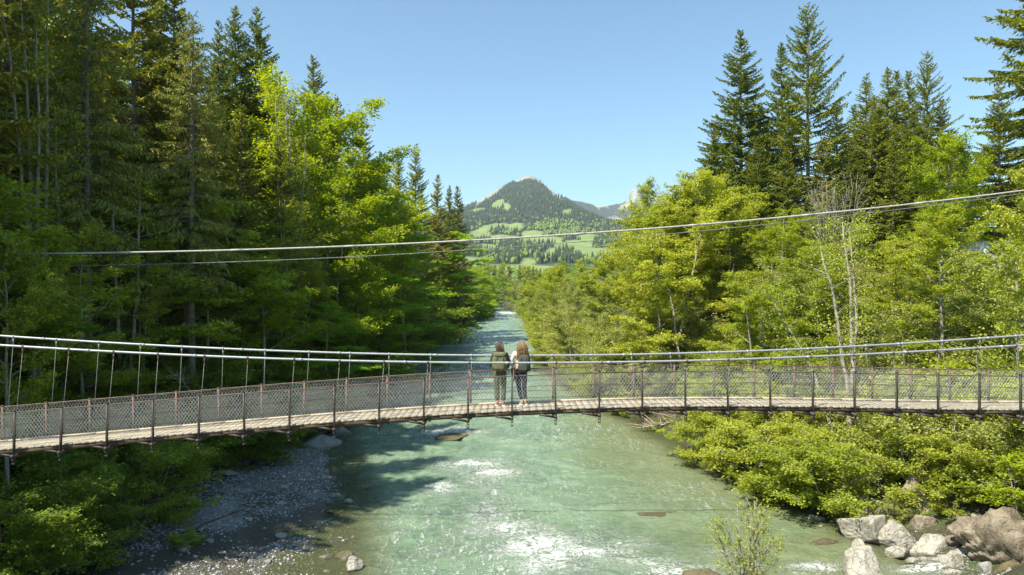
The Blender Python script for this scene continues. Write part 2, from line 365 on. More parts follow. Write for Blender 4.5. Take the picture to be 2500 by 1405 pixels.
# ------------------------------------------------------------------ mountain
MS = np.array([(200, 640), (700, 610), (1000, 566), (1085, 533), (1140, 508), (1180, 488), (1215, 463), (1250, 442), (1270, 434), (1290, 426), (1308, 432), (1325, 446), (1345, 466), (1380, 494),
               (1400, 514), (1440, 552), (1490, 588), (1530, 612), (1600, 640), (1900, 640), (2400, 660)], float)
D1 = 4000.0
def SK(X, Y, T, D):
    xx = (T[:, 0]-CX)/F*D; zz = (CY-T[:, 1])/F*D
    return np.interp(X, xx, zz)
def MH(X, Y):
    s = SK(X, Y, MS, D1)
    b = _base(Y)
    g = np.clip((Y-2300)/(D1-2300), 0, 1)**1.35
    back = np.clip((Y-D1)/900, 0, 1)
    rug = (fbm(X*.006+Y*.0012, Y*.0016, 5, 71)-.5)
    z = b*(1-g)+s*g
    z = z+rug*(30+60*g*(1-.97*g))*sstep(900, 1600, Y)
    z = z*(1-back)+150*back
    return z-2.5*(Y < 1001)
def mpx(X, Y, Z): return CX+F*X/Y, CY-F*Z/Y
MEAD = [(1165, 517, 26, 7, -.15), (1215, 500, 20, 10, -.5), (1238, 508, 9, 12, -.3), (1228, 448, 16, 9, -.7), (1385, 519, 15, 8, -.3), (1195, 556, 30, 7, -.2), (1255, 560, 22, 6, -.35), (1170, 575, 30, 14, 0),
        (1300, 572, 30, 9, .05), (1180, 605, 45, 9, 0), (1320, 588, 60, 12, 0), (1400, 600, 50, 13, -.1), (1340, 622, 30, 12, -.5), (1440, 580, 30, 9, 0), (1290, 640, 20, 10, 0), (1230, 585, 45, 10, 0), (1130, 640, 60, 14, 0), (1450, 620, 60, 16, 0), (1250, 655, 120, 9, 0)]
def forest_mask(X, Y, Z):
    u, v = mpx(X, Y, Z)
    wob = 5*(fbm(X*.02, Y*.012, 3, 17)-.5)
    f = np.ones_like(X)*1.0
    for (a, b, ra, rb, t) in MEAD:
        dx = u-a; dy = v-b+wob; c_, s_ = math.cos(t), math.sin(t)
        q = ((dx*c_+dy*s_)/ra)**2+((-dx*s_+dy*c_)/rb)**2
        f = np.minimum(f, sstep(.75, 1.25, q))
    s = SK(X, Y, MS, D1)
    # bare grassy flanks just under the skyline
    sky_y = CY-F*s/D1
    dsk = v-np.interp(u, MS[:, 0], MS[:, 1])+1
    topb = (1-sstep(8, 15, dsk+wob*1.2))*(sstep(1305, 1325, u)*(1-sstep(1360, 1400, u))+sstep(1150, 1165, u)*(1-sstep(1222, 1240, u))+(u > 1258)*(u < 1318)*(dsk+wob < 11))
    f = f*(1-np.clip(topb, 0, 1))
    f = f*sstep(.22, .32, fbm(X*.008, Y*.005, 4, 88)+.1*(v < 540))
    return f, np.clip(topb, 0, 1)
mxs = np.unique(np.concatenate([np.linspace(-3800, -900, 40), np.linspace(-900, 1100, 170), np.linspace(1100, 3800, 40)]))
mys = np.concatenate([np.linspace(960, 2400, 110), np.linspace(2410, 4060, 190), np.linspace(4080, 5000, 20)])
mm, X, Y, Z = grid_mesh('mountain', mxs, mys, MH)
fmask, topb = forest_mask(X, Y, Z)
attr(mm, 'forest', fmask); attr(mm, 'alpine', topb)
m, nt, out = mat('mountain')
pos = nd(nt, 'ShaderNodeNewGeometry').outputs['Position']
a1 = nd(nt, 'ShaderNodeAttribute', attribute_name='forest').outputs['Fac']; a2 = nd(nt, 'ShaderNodeAttribute', attribute_name='alpine').outputs['Fac']
n1 = noise(nt, pos, .012, 5, .6); n2 = noise(nt, pos, .05, 5, .7)
mead = ramp(nt, n1, [(.35, (.12, .19, .04)), (.65, (.20, .25, .07))])
alp = ramp(nt, n2, [(.35, (.20, .19, .13)), (.6, (.33, .30, .26))])
col = mixc(nt, a2, mead, alp); col = mixc(nt, a1, col, (.030, .045, .020))
principled(nt, out, i_Base_Color=col, i_Roughness=.9, i_Normal=bump(nt, n2, .5, 6))
mm.materials.append(m)
tag(obj('mountain', mm), kind='structure')
# rocky ridge behind
RS = np.array([(0, 600), (900, 560), (1300, 500), (1380, 487), (1400, 490), (1440, 497), (1478, 503), (1500, 500), (1518, 496), (1532, 488), (1539, 466), (1546, 458), (1556, 460), (1570, 474), (1600, 470), (1680, 490), (1800, 520), (2200, 560), (2700, 600)], float)
D2 = 6200.0
def RH(X, Y):
    s = SK(X, Y, RS, D2); g = np.clip((Y-4300)/(D2-4300), 0, 1)**1.5
    rug = 1-np.abs(2*fbm(X*.004, Y*.0016, 5, 171)-1)
    z = (240*(1-g)+s*g)+(rug-.7)*150*g*(1-.9*g)
    return z*(1-np.clip((Y-D2)/500, 0, 1))
rm, X, Y, Z = grid_mesh('rocky_ridge', np.unique(np.concatenate([np.linspace(-3900, 200, 30), np.linspace(200, 1700, 160), np.linspace(1700, 3900, 30)])), np.concatenate([np.linspace(4310, 6220, 110), np.linspace(6240, 6800, 8)]), RH)
rf = sstep(.44, .52, fbm(X*.006, Y*.003, 4, 191)+.12*((Z/Y*F < 190)*1.0)-.06)
attr(rm, 'forest', rf)
m, nt, out = mat('ridge_rock')
pos = nd(nt, 'ShaderNodeNewGeometry').outputs['Position']
a1 = nd(nt, 'ShaderNodeAttribute', attribute_name='forest').outputs['Fac']
mp = nd(nt, 'ShaderNodeMapping', i_Vector=pos); mp.inputs['Scale'].default_value = (1, 1, .25)
n2 = noise(nt, mp.outputs[0], .03, 6, .7); n1 = noise(nt, pos, .006, 4, .6)
col = ramp(nt, n2, [(.35, (.20, .20, .19)), (.6, (.46, .44, .41))])
col = mixc(nt, ramp(nt, n1, [(.48, (0, 0, 0)), (.56, (1, 1, 1))]), col, (.16, .22, .07)); col = mixc(nt, a1, col, (.035, .05, .03))
principled(nt, out, i_Base_Color=col, i_Roughness=.9, i_Normal=bump(nt, n2, .8, 12))
rm.materials.append(m)
tag(obj('rocky_ridge', rm), kind='structure')

# far forest: thousands of small conifers and round broadleaf crowns
def far_forest(name, n, xr, yr, hf, mf, rng, conif, dens_y=1.0):
    X = rng.uniform(*xr, n); Y = yr[0]+(yr[1]-yr[0])*rng.random(n)**dens_y
    Z = hf(X, Y); f = mf(X, Y, Z)
    k = (rng.random(n) < f) & (np.abs(X/Y) < .34)
    X, Y, Z = X[k], Y[k], Z[k]; n = len(X)
    isC = rng.random(n) < conif(X, Y, Z)
    h = np.where(isC, rng.uniform(13, 26, n), rng.uniform(9, 15, n))
    h = h*(1-.5*((Z > 560) & (Y > 3000)))
    r = np.where(isC, h*rng.uniform(.15, .2, n), h*.42)
    out = []
    for cm in (True, False):
        q = isC == cm; XX, YY, ZZ, hh, rr = X[q], Y[q], Z[q], h[q], r[q]; m_ = len(XX)
        if not m_: out.append(None); continue
        a = np.arange(5)*2*PI/5+rng.random(m_)[:, None]*6
        mb = MB()
        rings = [(.06, 1.0), (.5, .55), (1., 0)] if cm else [(.05, .4), (.4, 1.0), (.8, .75), (1., 0)]
        Vs = []
        for (t, s) in rings[:-1]:
            jit = rng.uniform(.75, 1.25, (m_, 5))
            Vs.append(np.stack([XX[:, None]+np.cos(a)*rr[:, None]*s*jit, YY[:, None]+np.sin(a)*rr[:, None]*s*jit, np.repeat((ZZ+hh*t)[:, None], 5, 1)], -1))
        Vs.append(np.stack([XX, YY, ZZ+hh], -1)[:, None])
        V = np.concatenate(Vs, 1); nv = V.shape[1]; base = (np.arange(m_)*nv)[:, None]
        Q = []; T = []
        for k in range(len(rings)-2):
            for j in range(5): Q.append(base+np.array([[k*5+j, k*5+(j+1) % 5, k*5+5+(j+1) % 5, k*5+5+j]]))
        k = len(rings)-2
        for j in range(5): T.append(base+np.array([[k*5+j, k*5+(j+1) % 5, nv-1]]))
        out.append((V.reshape(-1, 3), np.concatenate(Q), np.concatenate(T)))
    return out
rng = np.random.default_rng(5)
def cf(X, Y, Z):
    u, v = mpx(X, Y, Z); return np.clip(.97-sstep(515, 570, v)*.32-.6*(np.hypot((u-1360)/60, (v-560)/22) < 1), 0, 1)
L_FC = leaf_mat('far_conifers', (.026, .040, .019), (.040, .058, .026), (.062, .080, .033), 0.0, .8, .1)
L_FB = leaf_mat('far_broadleaf', (.10, .15, .03), (.15, .21, .04), (.20, .26, .055), 0.0, .8, .1)
A = far_forest('f', 60000, (-1400, 1500), (1300, 4030), MH, lambda X, Y, Z: forest_mask(X, Y, Z)[0], rng, cf)
Bf = far_forest('f', 9000, (400, 2000), (4500, 6190), RH, lambda X, Y, Z: sstep(.44, .52, fbm(X*.006, Y*.003, 4, 191)+.12*((Z/Y*F < 190)*1.0)-.06), rng, lambda X, Y, Z: np.ones_like(X))
mb = MB(); mb.add(*A[0]); mb.add(*Bf[0]); tag(mb.build('conifer_forest', L_FC), kind='stuff', label='dark conifer forest covering the distant mountain slopes')
mb = MB(); mb.add(*A[1]); tag(mb.build('broadleaf_forest', L_FB), kind='stuff', label='light green broadleaf woods low on the distant mountain slopes')
# ------------------------------------------------------------------ tree prototypes
def unit(v): return v/(np.linalg.norm(v, axis=-1, keepdims=True)+1e-9)
def rhombi(P, D, N, l, w):
    """N rhombus leaves: base P, axis D, normal-ish N, length l, width w"""
    D = unit(D); S = unit(np.cross(D, N)); Nn = np.cross(S, D)
    l = np.broadcast_to(l, (len(P),))[:, None]; w = np.broadcast_to(w, (len(P),))[:, None]
    V = np.stack([P, P+D*l*.45+S*w*.5+Nn*w*.12, P+D*l, P+D*l*.45-S*w*.5+Nn*w*.12], 1)
    return V.reshape(-1, 3), np.arange(len(P)*4).reshape(-1, 4)
def broad(seed, h, cr, stems=1, t0=.3, nl=14, nsub=6, leaves=16000, leaf=.2, layer=.0, clump=.4, vert=.7, r0=.2, spread=.0, bark=None, leafm=None, droop=0, prof=None, lean=0, elev=(15, 60), wob=.35, cross=.35):
    r = np.random.default_rng(seed); tb = MB(); A = []; Bs = []; W = []
    for s in range(stems):
        az = s*2*PI/max(stems, 1)+r.uniform(-.6, .6); hh = h*r.uniform(.78, 1) if s else h
        n = 11; t = np.linspace(0, 1, n)
        sp = spread*hh*r.uniform(.6, 1.2)
        wx = np.cumsum(r.normal(0, wob*hh/60, n)); wy = np.cumsum(r.normal(0, wob*hh/60, n))
        P = np.stack([np.cos(az)*(.15*(stems > 1)+sp*t**.8)+wx*(t > 0)+lean*hh*t, np.sin(az)*(.15*(stems > 1)+sp*t**.8)+wy*(t > 0), hh*t], 1)
        R = (r0*(1-t)**.8+.015)*(1 if s == 0 else .8); R[0] *= 1.25
        P[0, 2] = -.6
        tb.tube(P, R, 7)
        for i in range(nl):
            tt = (i+r.uniform(.2, .8))/nl; tz = t0+(1-t0)*tt*.97
            B0 = np.array([np.interp(tz, t, P[:, k]) for k in range(3)])
            pf = 1.12*(math.sin(PI*(.2+.75*tt)))**.8 if prof is None else prof(tt)
            L = cr*pf*r.uniform(.65, 1.15)
            a = i*2.4+r.uniform(-.5, .5)+s
            if spread: a = az+r.normal(0, 1.3)
            el = math.radians(elev[0]+(elev[1]-elev[0])*tt+r.uniform(-12, 12))
            m_ = 6; q = np.linspace(0, 1, m_)
            dh = np.array([math.cos(a), math.sin(a)])
            zc = L*(math.sin(el)*q-droop*q*q)+r.normal(0, .03*L, m_)*q
            Q = np.zeros((m_, 3)); Q[:, :2] = B0[:2]+dh*(L*math.cos(el)*q)[:, None]+r.normal(0, .04*L, (m_, 2))*q[:, None]; Q[:, 2] = B0[2]+zc
            rb = max(.012, np.interp(tz, t, R)*.45)
            tb.tube(Q, rb*(1-q)**.7+.008, 5)
            for k in range(nsub):
                u = .22+.78*(k+r.uniform(.1, .9))/nsub
                S0 = np.array([np.interp(u, q, Q[:, c]) for c in range(3)])
                sa = a+(1 if k % 2 else -1)*r.uniform(.3, 1.1)*(1 if u < .9 else .3)
                se = (1-layer)*r.uniform(-.35, .7)+.05-droop*.3
                sl = L*r.uniform(.28, .5)*(1.15-.5*u)
                E0 = S0+sl*np.array([math.cos(sa)*math.cos(se), math.sin(sa)*math.cos(se), math.sin(se)])
                md = (S0+E0)/2+r.normal(0, .05*sl, 3)
                tb.tube([S0, md, E0], [rb*.35+.006, rb*.2+.005, .004], 3, cap=False)
                A.append(S0); Bs.append(E0); W.append(sl*r.lognormal(0, .45))
    A = np.array(A); Bs = np.array(Bs); W = np.array(W); W /= W.sum()
    k = r.choice(len(A), leaves, p=W)
    u = r.random(leaves)**.8*1.08
    # leaves gather in sprays
    ns = 7; spray = r.normal(0, 1, (len(A), ns, 3)); uu = r.random((len(A), ns))*.9+.15
    si = r.integers(0, ns, leaves)
    u = np.where(r.random(leaves) < .75, uu[k, si], u)
    sc_ = np.array([clump, clump, clump*vert])
    P = A[k]+(Bs[k]-A[k])*u[:, None]+spray[k, si]*sc_*.8+r.normal(0, 1, (leaves, 3))*sc_*.42
    N = r.normal(0, 1, (leaves, 3)); N[:, 2] = np.abs(N[:, 2])+.4+layer*3; N = unit(N)
    D = unit(np.cross(N, r.normal(0, 1, (leaves, 3))))
    V, Q = rhombi(P, D, N, leaf*r.uniform(.6, 1.35, leaves), leaf*r.uniform(.5, .95, leaves))
    cm = mesh_arr('crown', V, Q); cm.materials.append(leafm)
    return tb.mesh('trunk', bark, True), cm
def spruce(seed, h, rad, t0=.12, dens=1.0, up=.35, droop=.5, hang=.5, w=.105, bark=None, leafm=None, r0=.24, dead=0, gap=.0, power=.85, tl=1.0):
    r = np.random.default_rng(seed); tb = MB()
    t = np.linspace(0, 1, 12)
    P = np.stack([np.cumsum(r.normal(0, .04, 12))*(t > 0), np.cumsum(r.normal(0, .04, 12))*(t > 0), h*t], 1); P[0, 2] = -.8
    tb.tube(P, r0*(1-t)**.85+.012, 8)
    Bp, Bd, Bl, Bn, Bw = [], [], [], [], []
    z = t0*h
    while z < h-.25:
        tt = (z-t0*h)/(h-t0*h)
        nb = r.integers(4, 7)
        for i in range(nb):
            if r.random() < gap: continue
            L = rad*((1-tt)**power)*r.uniform(.5, 1.18)*(1-.3*math.exp(-tt*9))*(1-.12*tt)+.10
            a = r.uniform(0, 2*PI); zz = z+r.uniform(-.38, .38)
            e0 = up*(.3+1.3*tt)-.1*(1-tt)
            m_ = 7; q = np.linspace(0, 1, m_)
            zc = L*(e0*q-droop*(1-.75*tt)*q*q+.28*q**3)
            B0 = np.array([np.interp(zz/h, t, P[:, 0]), np.interp(zz/h, t, P[:, 1]), zz])
            side = np.cumsum(r.normal(0, .03*L, m_))*q
            dh = np.array([math.cos(a), math.sin(a)]); dn = np.array([-dh[1], dh[0]])
            Q = np.zeros((m_, 3)); Q[:, :2] = B0[:2]+dh*(L*q)[:, None]+dn*side[:, None]; Q[:, 2] = B0[2]+zc
            tb.tube(Q, (.012+.010*L)*(1-q)+.005, 3, cap=False)
            nt_ = max(3, int(L/.10*dens))
            s = np.linspace(.12 if L < 1.5 else .22, 1, nt_)+r.uniform(-.02, .02, nt_); s = np.clip(s, 0, 1)
            S0 = np.stack([np.interp(s, q, Q[:, c]) for c in range(3)], 1)
            bd = unit(np.stack([np.interp(s, q, np.gradient(Q[:, c])) for c in range(3)], 1))
            sg = np.where(np.arange(nt_) % 2, 1, -1)[:, None]
            dn3 = np.array([dn[0], dn[1], 0])
            l = (.12+.30*L*(1.05-s)*np.minimum(1, s*2.5))*r.uniform(.6, 1.25, nt_)*tl; l = np.clip(l, .12, 1.3)
            D = unit(bd*.8+dn3*sg*r.uniform(.5, 1.0, (nt_, 1))+np.array([0, 0, -1])*hang*r.uniform(.2, 1.1, (nt_, 1)))
            Bp.append(S0); Bd.append(D); Bl.append(l); Bn.append(np.tile([0, 0, 1.], (nt_, 1))+r.normal(0, .45, (nt_, 3))); Bw.append(np.full(nt_, w*1.25))
            # branch-top needles
            Bp.append(S0); Bd.append(bd); Bl.append(np.full(nt_, max(.22, L/nt_*1.7))); Bn.append(np.tile([0, 0, 1.], (nt_, 1))+r.normal(0, .5, (nt_, 3))); Bw.append(np.full(nt_, w*1.3))
            # secondary twigs along laterals
            for kk in (.3, .6, .9):
                S1 = S0+D*(l*kk)[:, None]; sg2 = r.choice([-1, 1], (nt_, 1)); perp = unit(np.cross(D, [0, 0, 1.]))
                D2_ = unit(D*.6+perp*sg2*.6+np.array([0, 0, -1])*hang*1.4*r.uniform(0, 1.2, (nt_, 1)))
                Bp.append(S1); Bd.append(D2_); Bl.append(np.clip(l*.55, .12, .5)*r.uniform(.7, 1.2, nt_)); Bn.append(r.normal(0, 1, (nt_, 3))+[0, 0, .6]); Bw.append(np.full(nt_, w))
            if hang > .3:
                Bp.append(S0); Bd.append(np.tile([0, 0, -1.], (nt_, 1))+r.normal(0, .22, (nt_, 3))); Bl.append(r.uniform(.15, .6, nt_)*hang*min(1.4, .5+L*.3)); Bn.append(r.normal(0, 1, (nt_, 3))*[1, 1, .1]); Bw.append(np.full(nt_, w*1.1))
        z += .30+.16*(1-tt)
    if dead:
        for i in range(dead):
            zz = r.uniform(.12, t0+.15)*h; a = r.uniform(0, 2*PI); L = r.uniform(.8, 2.6)
            q = np.linspace(0, 1, 5); x0 = np.interp(zz/h, t, P[:, 0]); y0 = np.interp(zz/h, t, P[:, 1])
            tb.tube(np.stack([x0+math.cos(a)*L*q, y0+math.sin(a)*L*q, zz-.25*L*q*q+r.normal(0, .05, 5)*q], 1), .022*(1-q)+.006, 4, cap=False)
    V, Q = rhombi(np.vstack(Bp), np.vstack(Bd), np.vstack(Bn), np.concatenate(Bl), np.concatenate(Bw))
    cm = mesh_arr('crown', V, Q); cm.materials.append(leafm)
    return tb.mesh('trunk', bark, True), cm

K = {}
K['spruce'] = [spruce(1, 30, 6.3, .10, 1., bark=BARK_GREY, leafm=L_SPRUCE), spruce(2, 30, 5.6, .08, 1., droop=.45, bark=BARK_GREY, leafm=L_SPRUCE), spruce(3, 30, 4.9, .1, 1., bark=BARK_GREY, leafm=L_SPRUCE)]
K['open'] = [spruce(11, 30, 7.2, .14, .9, up=.42, droop=.34, hang=.62, gap=.22, bark=BARK_GREY, leafm=L_SPRUCE, w=.10, power=.8, tl=.72)]
K['dark'] = [spruce(21, 30, 5.6, .1, 1., bark=BARK_GREY, leafm=L_SPRUCE_DK, w=.115), spruce(22, 30, 4.8, .08, 1., bark=BARK_GREY, leafm=L_SPRUCE_DK, w=.115)]
K['old'] = [spruce(31, 32, 4.4, .36, .8, up=.12, droop=.62, hang=.75, gap=.16, bark=BARK_GREY, leafm=L_SPRUCE_GY, dead=40, w=.075, r0=.33, power=.55),
            spruce(32, 32, 3.9, .42, .8, up=.12, droop=.6, hang=.7, gap=.2, bark=BARK_GREY, leafm=L_SPRUCE_GY, dead=46, w=.075, r0=.30, power=.6)]
K['maple'] = [broad(41, 20, 5.6, 1, .22, 20, 8, 40000, .20, .1, .42, .7, .24, bark=BARK_PALE, leafm=L_YELLOW), broad(42, 20, 5.0, 3, .25, 12, 7, 40000, .20, .1, .42, .7, .17, spread=.10, bark=BARK_PALE, leafm=L_YELLOW)]
K['beech'] = [broad(51, 19, 6.2, 1, .12, 22, 9, 42000, .20, .75, .42, .3, .26, bark=BARK_MOSS, leafm=L_BEECH, droop=.35, elev=(10, 50)), broad(52, 18, 5.6, 2, .1, 16, 8, 40000, .20, .7, .42, .32, .2, spread=.10, bark=BARK_MOSS, leafm=L_BEECH, droop=.35, elev=(5, 50))]
K['alder'] = [broad(61, 17, 3.9, 1, .30, 20, 7, 28000, .17, .2, .33, .6, .15, bark=BARK_PALE, leafm=L_ALDER), broad(62, 17, 3.8, 3, .3, 11, 7, 28000, .17, .2, .33, .6, .12, spread=.12, bark=BARK_PALE, leafm=L_ALDER),
              broad(63, 16, 4.4, 2, .18, 14, 8, 32000, .17, .3, .36, .55, .14, spread=.10, bark=BARK_PALE, leafm=L_ALDER)]
K['willow'] = [broad(71, 13, 4.3, 4, .18, 9, 7, 28000, .16, .1, .34, .7, .11, spread=.16, bark=BARK_PALE, leafm=L_WILLOW), broad(72, 15, 4.0, 3, .2, 11, 7, 26000, .16, .1, .34, .7, .11, spread=.12, bark=BARK_PALE, leafm=L_WILLOW)]
K['shade'] = [broad(75, 13, 4.6, 2, .08, 14, 8, 34000, .17, .45, .36, .4, .13, spread=.10, bark=BARK_MOSS, leafm=L_SHADE, droop=.2), broad(76, 11, 4.6, 4, .06, 9, 8, 32000, .16, .4, .36, .45, .10, spread=.16, bark=BARK_MOSS, leafm=L_SHADE, droop=.2)]
K['shrub'] = [broad(81, 4.2, 2.6, 7, .05, 6, 6, 22000, .12, .2, .22, .75, .035, spread=.30, bark=BARK_PALE, leafm=L_ALDER, elev=(0, 60)), broad(82, 3.6, 2.4, 6, .05, 6, 6, 20000, .12, .2, .2, .8, .03, spread=.34, bark=BARK_PALE, leafm=L_ALDER, elev=(-5, 55))]
K['wshrub'] = [broad(83, 4.0, 2.4, 8, .08, 6, 5, 16000, .115, .1, .2, .9, .03, spread=.34, bark=BARK_PALE, leafm=L_WILLOW, elev=(0, 60))]
K['yshrub'] = [broad(86, 4.6, 2.3, 5, .1, 7, 6, 14000, .14, .3, .2, .6, .04, spread=.22, bark=BARK_PALE, leafm=L_YELLOW, elev=(0, 60))]
K['sshrub'] = [broad(84, 4.2, 2.7, 6, .05, 7, 6, 22000, .13, .4, .24, .6, .035, spread=.30, bark=BARK_MOSS, leafm=L_SHADE, elev=(0, 60), droop=.2), broad(85, 3.4, 2.4, 6, .04, 6, 6, 20000, .125, .4, .22, .6, .03, spread=.34, bark=BARK_MOSS, leafm=L_SHADE, elev=(0, 50), droop=.25)]
K['tallstem'] = [broad(91, 21, 3.6, 5, .45, 8, 5, 4200, .17, .2, .28, .6, .13, spread=.085, bark=BARK_PALE, leafm=L_ALDER, elev=(35, 70)), broad(92, 19, 3.0, 3, .4, 9, 5, 9000, .17, .3, .3, .6, .15, spread=.05, bark=BARK_PALE, leafm=L_ALDER, elev=(25, 65), lean=-.03)]
K['bare'] = [broad(95, 9, 3.0, 9, .2, 9, 7, 900, .10, .1, .2, .8, .03, spread=.2, bark=BARK_PALE, leafm=L_WILLOW, elev=(35, 75))]
HT = dict(spruce=30, open=30, dark=30, old=32, maple=20, beech=19, alder=17, willow=14, shade=12.5, shrub=4.4, wshrub=4.2, yshrub=4.8, sshrub=4, tallstem=21, bare=9)
INFO = {'spruce': ('spruce_tree', 'spruce'), 'open': ('spruce_tree', 'spruce'), 'dark': ('spruce_tree', 'spruce'), 'old': ('spruce_tree', 'spruce'), 'maple': ('maple_tree', 'tree'), 'beech': ('beech_tree', 'tree'),
        'alder': ('alder_tree', 'tree'), 'willow': ('willow_tree', 'tree'), 'shade': ('broadleaf_tree', 'tree'), 'shrub': ('alder_shrub', 'shrub'), 'wshrub': ('willow_shrub', 'shrub'), 'yshrub': ('maple_shrub', 'shrub'), 'sshrub': ('hazel_shrub', 'shrub'), 'tallstem': ('alder_tree', 'tree'), 'bare': ('bare_tree', 'tree')}
prng = random.Random(99)
PLACED = []
def plant(kind, x, y, h, label, group=None, z=None, wide=None, var=None, tilt=(0, 0), rz=None, sink=.15):
    v = K[kind][(prng.randrange(len(K[kind])) if var is None else var)]
    nm, cat = INFO[kind]
    zz = float(H(x, y)) if z is None else z
    zz = max(zz, WZ+.1)
    e = empty(nm, (x, y, zz-sink), prng.uniform(0, 6.28) if rz is None else rz, label, cat, group)
    s = h/HT[kind]; w = s*(wide or prng.uniform(.9, 1.15))
    e.scale = (w, w, s); e.rotation_euler[0] = tilt[0]; e.rotation_euler[1] = tilt[1]
    obj('trunk', v[0], e); obj('crown' if cat != 'shrub' else 'foliage', v[1], e)
    PLACED.append((kind, x, y, h)); return e
def top_at(kind, xpx, ytop, Y, label, **kw):
    """tree whose top stands at pixel (xpx, ytop) when planted at distance Y"""
    x = (xpx-CX)/F*Y; z = float(H(x, Y)); h = (CY-ytop)/F*Y-z
    return plant(kind, x, Y, h, label, **kw)

SIGHT = []
# three pale stems in front of the slope
def stems(x, y, tops, label, nm='birch_tree', leaves=2600, r0=.11, at=None):
    r = np.random.default_rng(int(x*10)); b = px(x, y, 1.); Yd = None
    for Yt in (np.arange(30, 80, .2) if at is None else []):
        p = px(x, y, Yt)
        if H(p[0], p[1]) >= p[2]: Yd = Yt; break
    if at is None: SIGHT.append((min(x, tops[0][0])-16, max(x, tops[-1][0])+16, Yd))
    else: Yd = at
    p = px(x, y, Yd); base = np.array([p[0], p[1], float(H(p[0], p[1]))])
    e = empty(nm, base, 0, label, 'tree'); tb = MB(); A = []
    for (a, b_, dy) in tops:
        q = px(a, b_, Yd+dy)-base; t = np.linspace(0, 1, 12)
        P = q*t[:, None]; P[:, 0] += np.cumsum(r.normal(0, .07, 12)); P[:, 0] += .35*np.sin(t*PI); P[:, 1] += np.cumsum(r.normal(0, .05, 12)); P[0] = (r.normal(0, .12), r.normal(0, .1), -.4)
        tb.tube(P, r0*(1-t)**.6+.02, 7)
        for k in range(16):
            tt = r.uniform(.45, 1); S0 = np.array([np.interp(tt, t, P[:, c]) for c in range(3)]); az = r.uniform(0, 6.28); L = r.uniform(.8, 2.2)
            E = S0+[math.cos(az)*L, math.sin(az)*L, L*r.uniform(.2, .8)]; tb.tube([S0, (S0+E)/2+r.normal(0, .08, 3), E], [.03, .018, .006], 4, cap=False); A.append((S0, E))
    tb.build('trunk', BARK_PALE, e, True)
    A = np.array(A); k = r.integers(0, len(A), leaves); u = r.random((leaves, 1))*.8+.3
    P = A[k, 0]+(A[k, 1]-A[k, 0])*u+r.normal(0, .32, (leaves, 3)); N = unit(r.normal(0, 1, (leaves, 3))+[0, 0, .8]); D = unit(np.cross(N, r.normal(0, 1, (leaves, 3))))
    V, Q = rhombi(P, D, N, r.uniform(.1, .2, leaves), r.uniform(.07, .13, leaves)); cm = mesh_arr('crown', V, Q); obj('crown', cm, e, mat=L_ALDER)
    return e
stems(2076, 1118, [(2018, 600, 1), (2062, 540, 2), (2070, 560, 4)], 'clump of three slender white-grey birch stems rising behind the bridge on the right bank', r0=.13)
stems(2042, 1095, [(1880, 720, 3)], 'single pale stem leaning left beside the three birch stems', leaves=1800)
stems(1672, 985, [(1590, 560, 5)], 'thin pale tree leaning left over the right bank water', r0=.13)
stems(80, 900, [(15, 20, 0), (48, -60, 1), (92, -80, 2), (118, 70, 1)], 'tall clump of bare pale stems fanning up the left edge of the photo', leaves=5200, r0=.12, at=36)
stems(690, 900, [(668, 250, 0), (692, 225, 1), (716, 250, 1.5), (742, 330, 2)], 'clump of thin grey stems in front of the green-gold maple on the left bank', leaves=3200, r0=.065, at=62)
stems(148, 900, [(150, 320, 0)], 'single brown-grey stem between the left edge stems and the first old spruce', leaves=900, r0=.13, at=38)
stems(292, 900, [(276, 400, 0), (345, 450, 1)], 'forked leaning stem between the two bare-trunked old spruces', leaves=1400, r0=.12, at=42)
stems(2475, 1150, [(2470, 640, 2)], 'pale trunk standing at the right edge of the photo behind the bridge', r0=.16)
# --- landmark conifers, right bank
top_at('open', 1975, 8, 84, 'tallest spruce against the sky on the right bank, open upswept branches and bare gaps', wide=1.2)
top_at('spruce', 1812, 75, 88, 'broad dense spruce left of the tallest open spruce on the right bank', wide=1.35, var=0)
top_at('spruce', 1908, 105, 92, 'slim spruce squeezed between the tallest spruce and the broad dense spruce', wide=1.15, var=2)
top_at('open', 2262, 125, 100, 'thin-branched spruce with long layered boughs right of the clump of four pointed spruces', wide=1.0)
for (a, b, Yd, t) in ((2115, 180, 96, 'leftmost'), (2168, 165, 99, 'second from left'), (2190, 172, 104, 'third from left'), (2218, 172, 98, 'rightmost')):
    top_at('spruce', a, b, Yd, 'pointed olive spruce, %s of the clump of four right of the tallest spruce' % t, group='clump of pointed spruces on the right bank', wide=1.3)
for (a, b, Yd, k) in ((1745, 300, 86, 'spruce'), (1780, 380, 80, 'spruce'), (1850, 330, 80, 'spruce'), (1920, 360, 78, 'spruce'), (2080, 360, 80, 'spruce'), (2180, 340, 82, 'spruce'), (2270, 370, 80, 'spruce'), (1860, 255, 97, 'spruce'), (2045, 250, 94, 'dark'), (2085, 255, 101, 'spruce'), (2140, 230, 92, 'spruce'), (2010, 330, 80, 'dark'), (2230, 280, 88, 'spruce'), (2300, 240, 105, 'dark'), (2330, 330, 86, 'dark')):
    top_at(k, a, b, Yd, 'dark lower spruce filling the gaps under the skyline spruces of the right bank', group='filler spruces of the right bank', wide=1.45)
top_at('spruce', 2590, -360, 63, 'huge near spruce cut off by the right edge of the photo, long drooping boughs', wide=1.3, var=0)
top_at('spruce', 2700, -230, 72, 'spruce mostly hidden behind the huge near spruce at the right edge', wide=1.3, var=1)
top_at('spruce', 2440, 190, 62, 'mid green spruce just left of the huge near spruce at the right edge', wide=1.2, var=1)
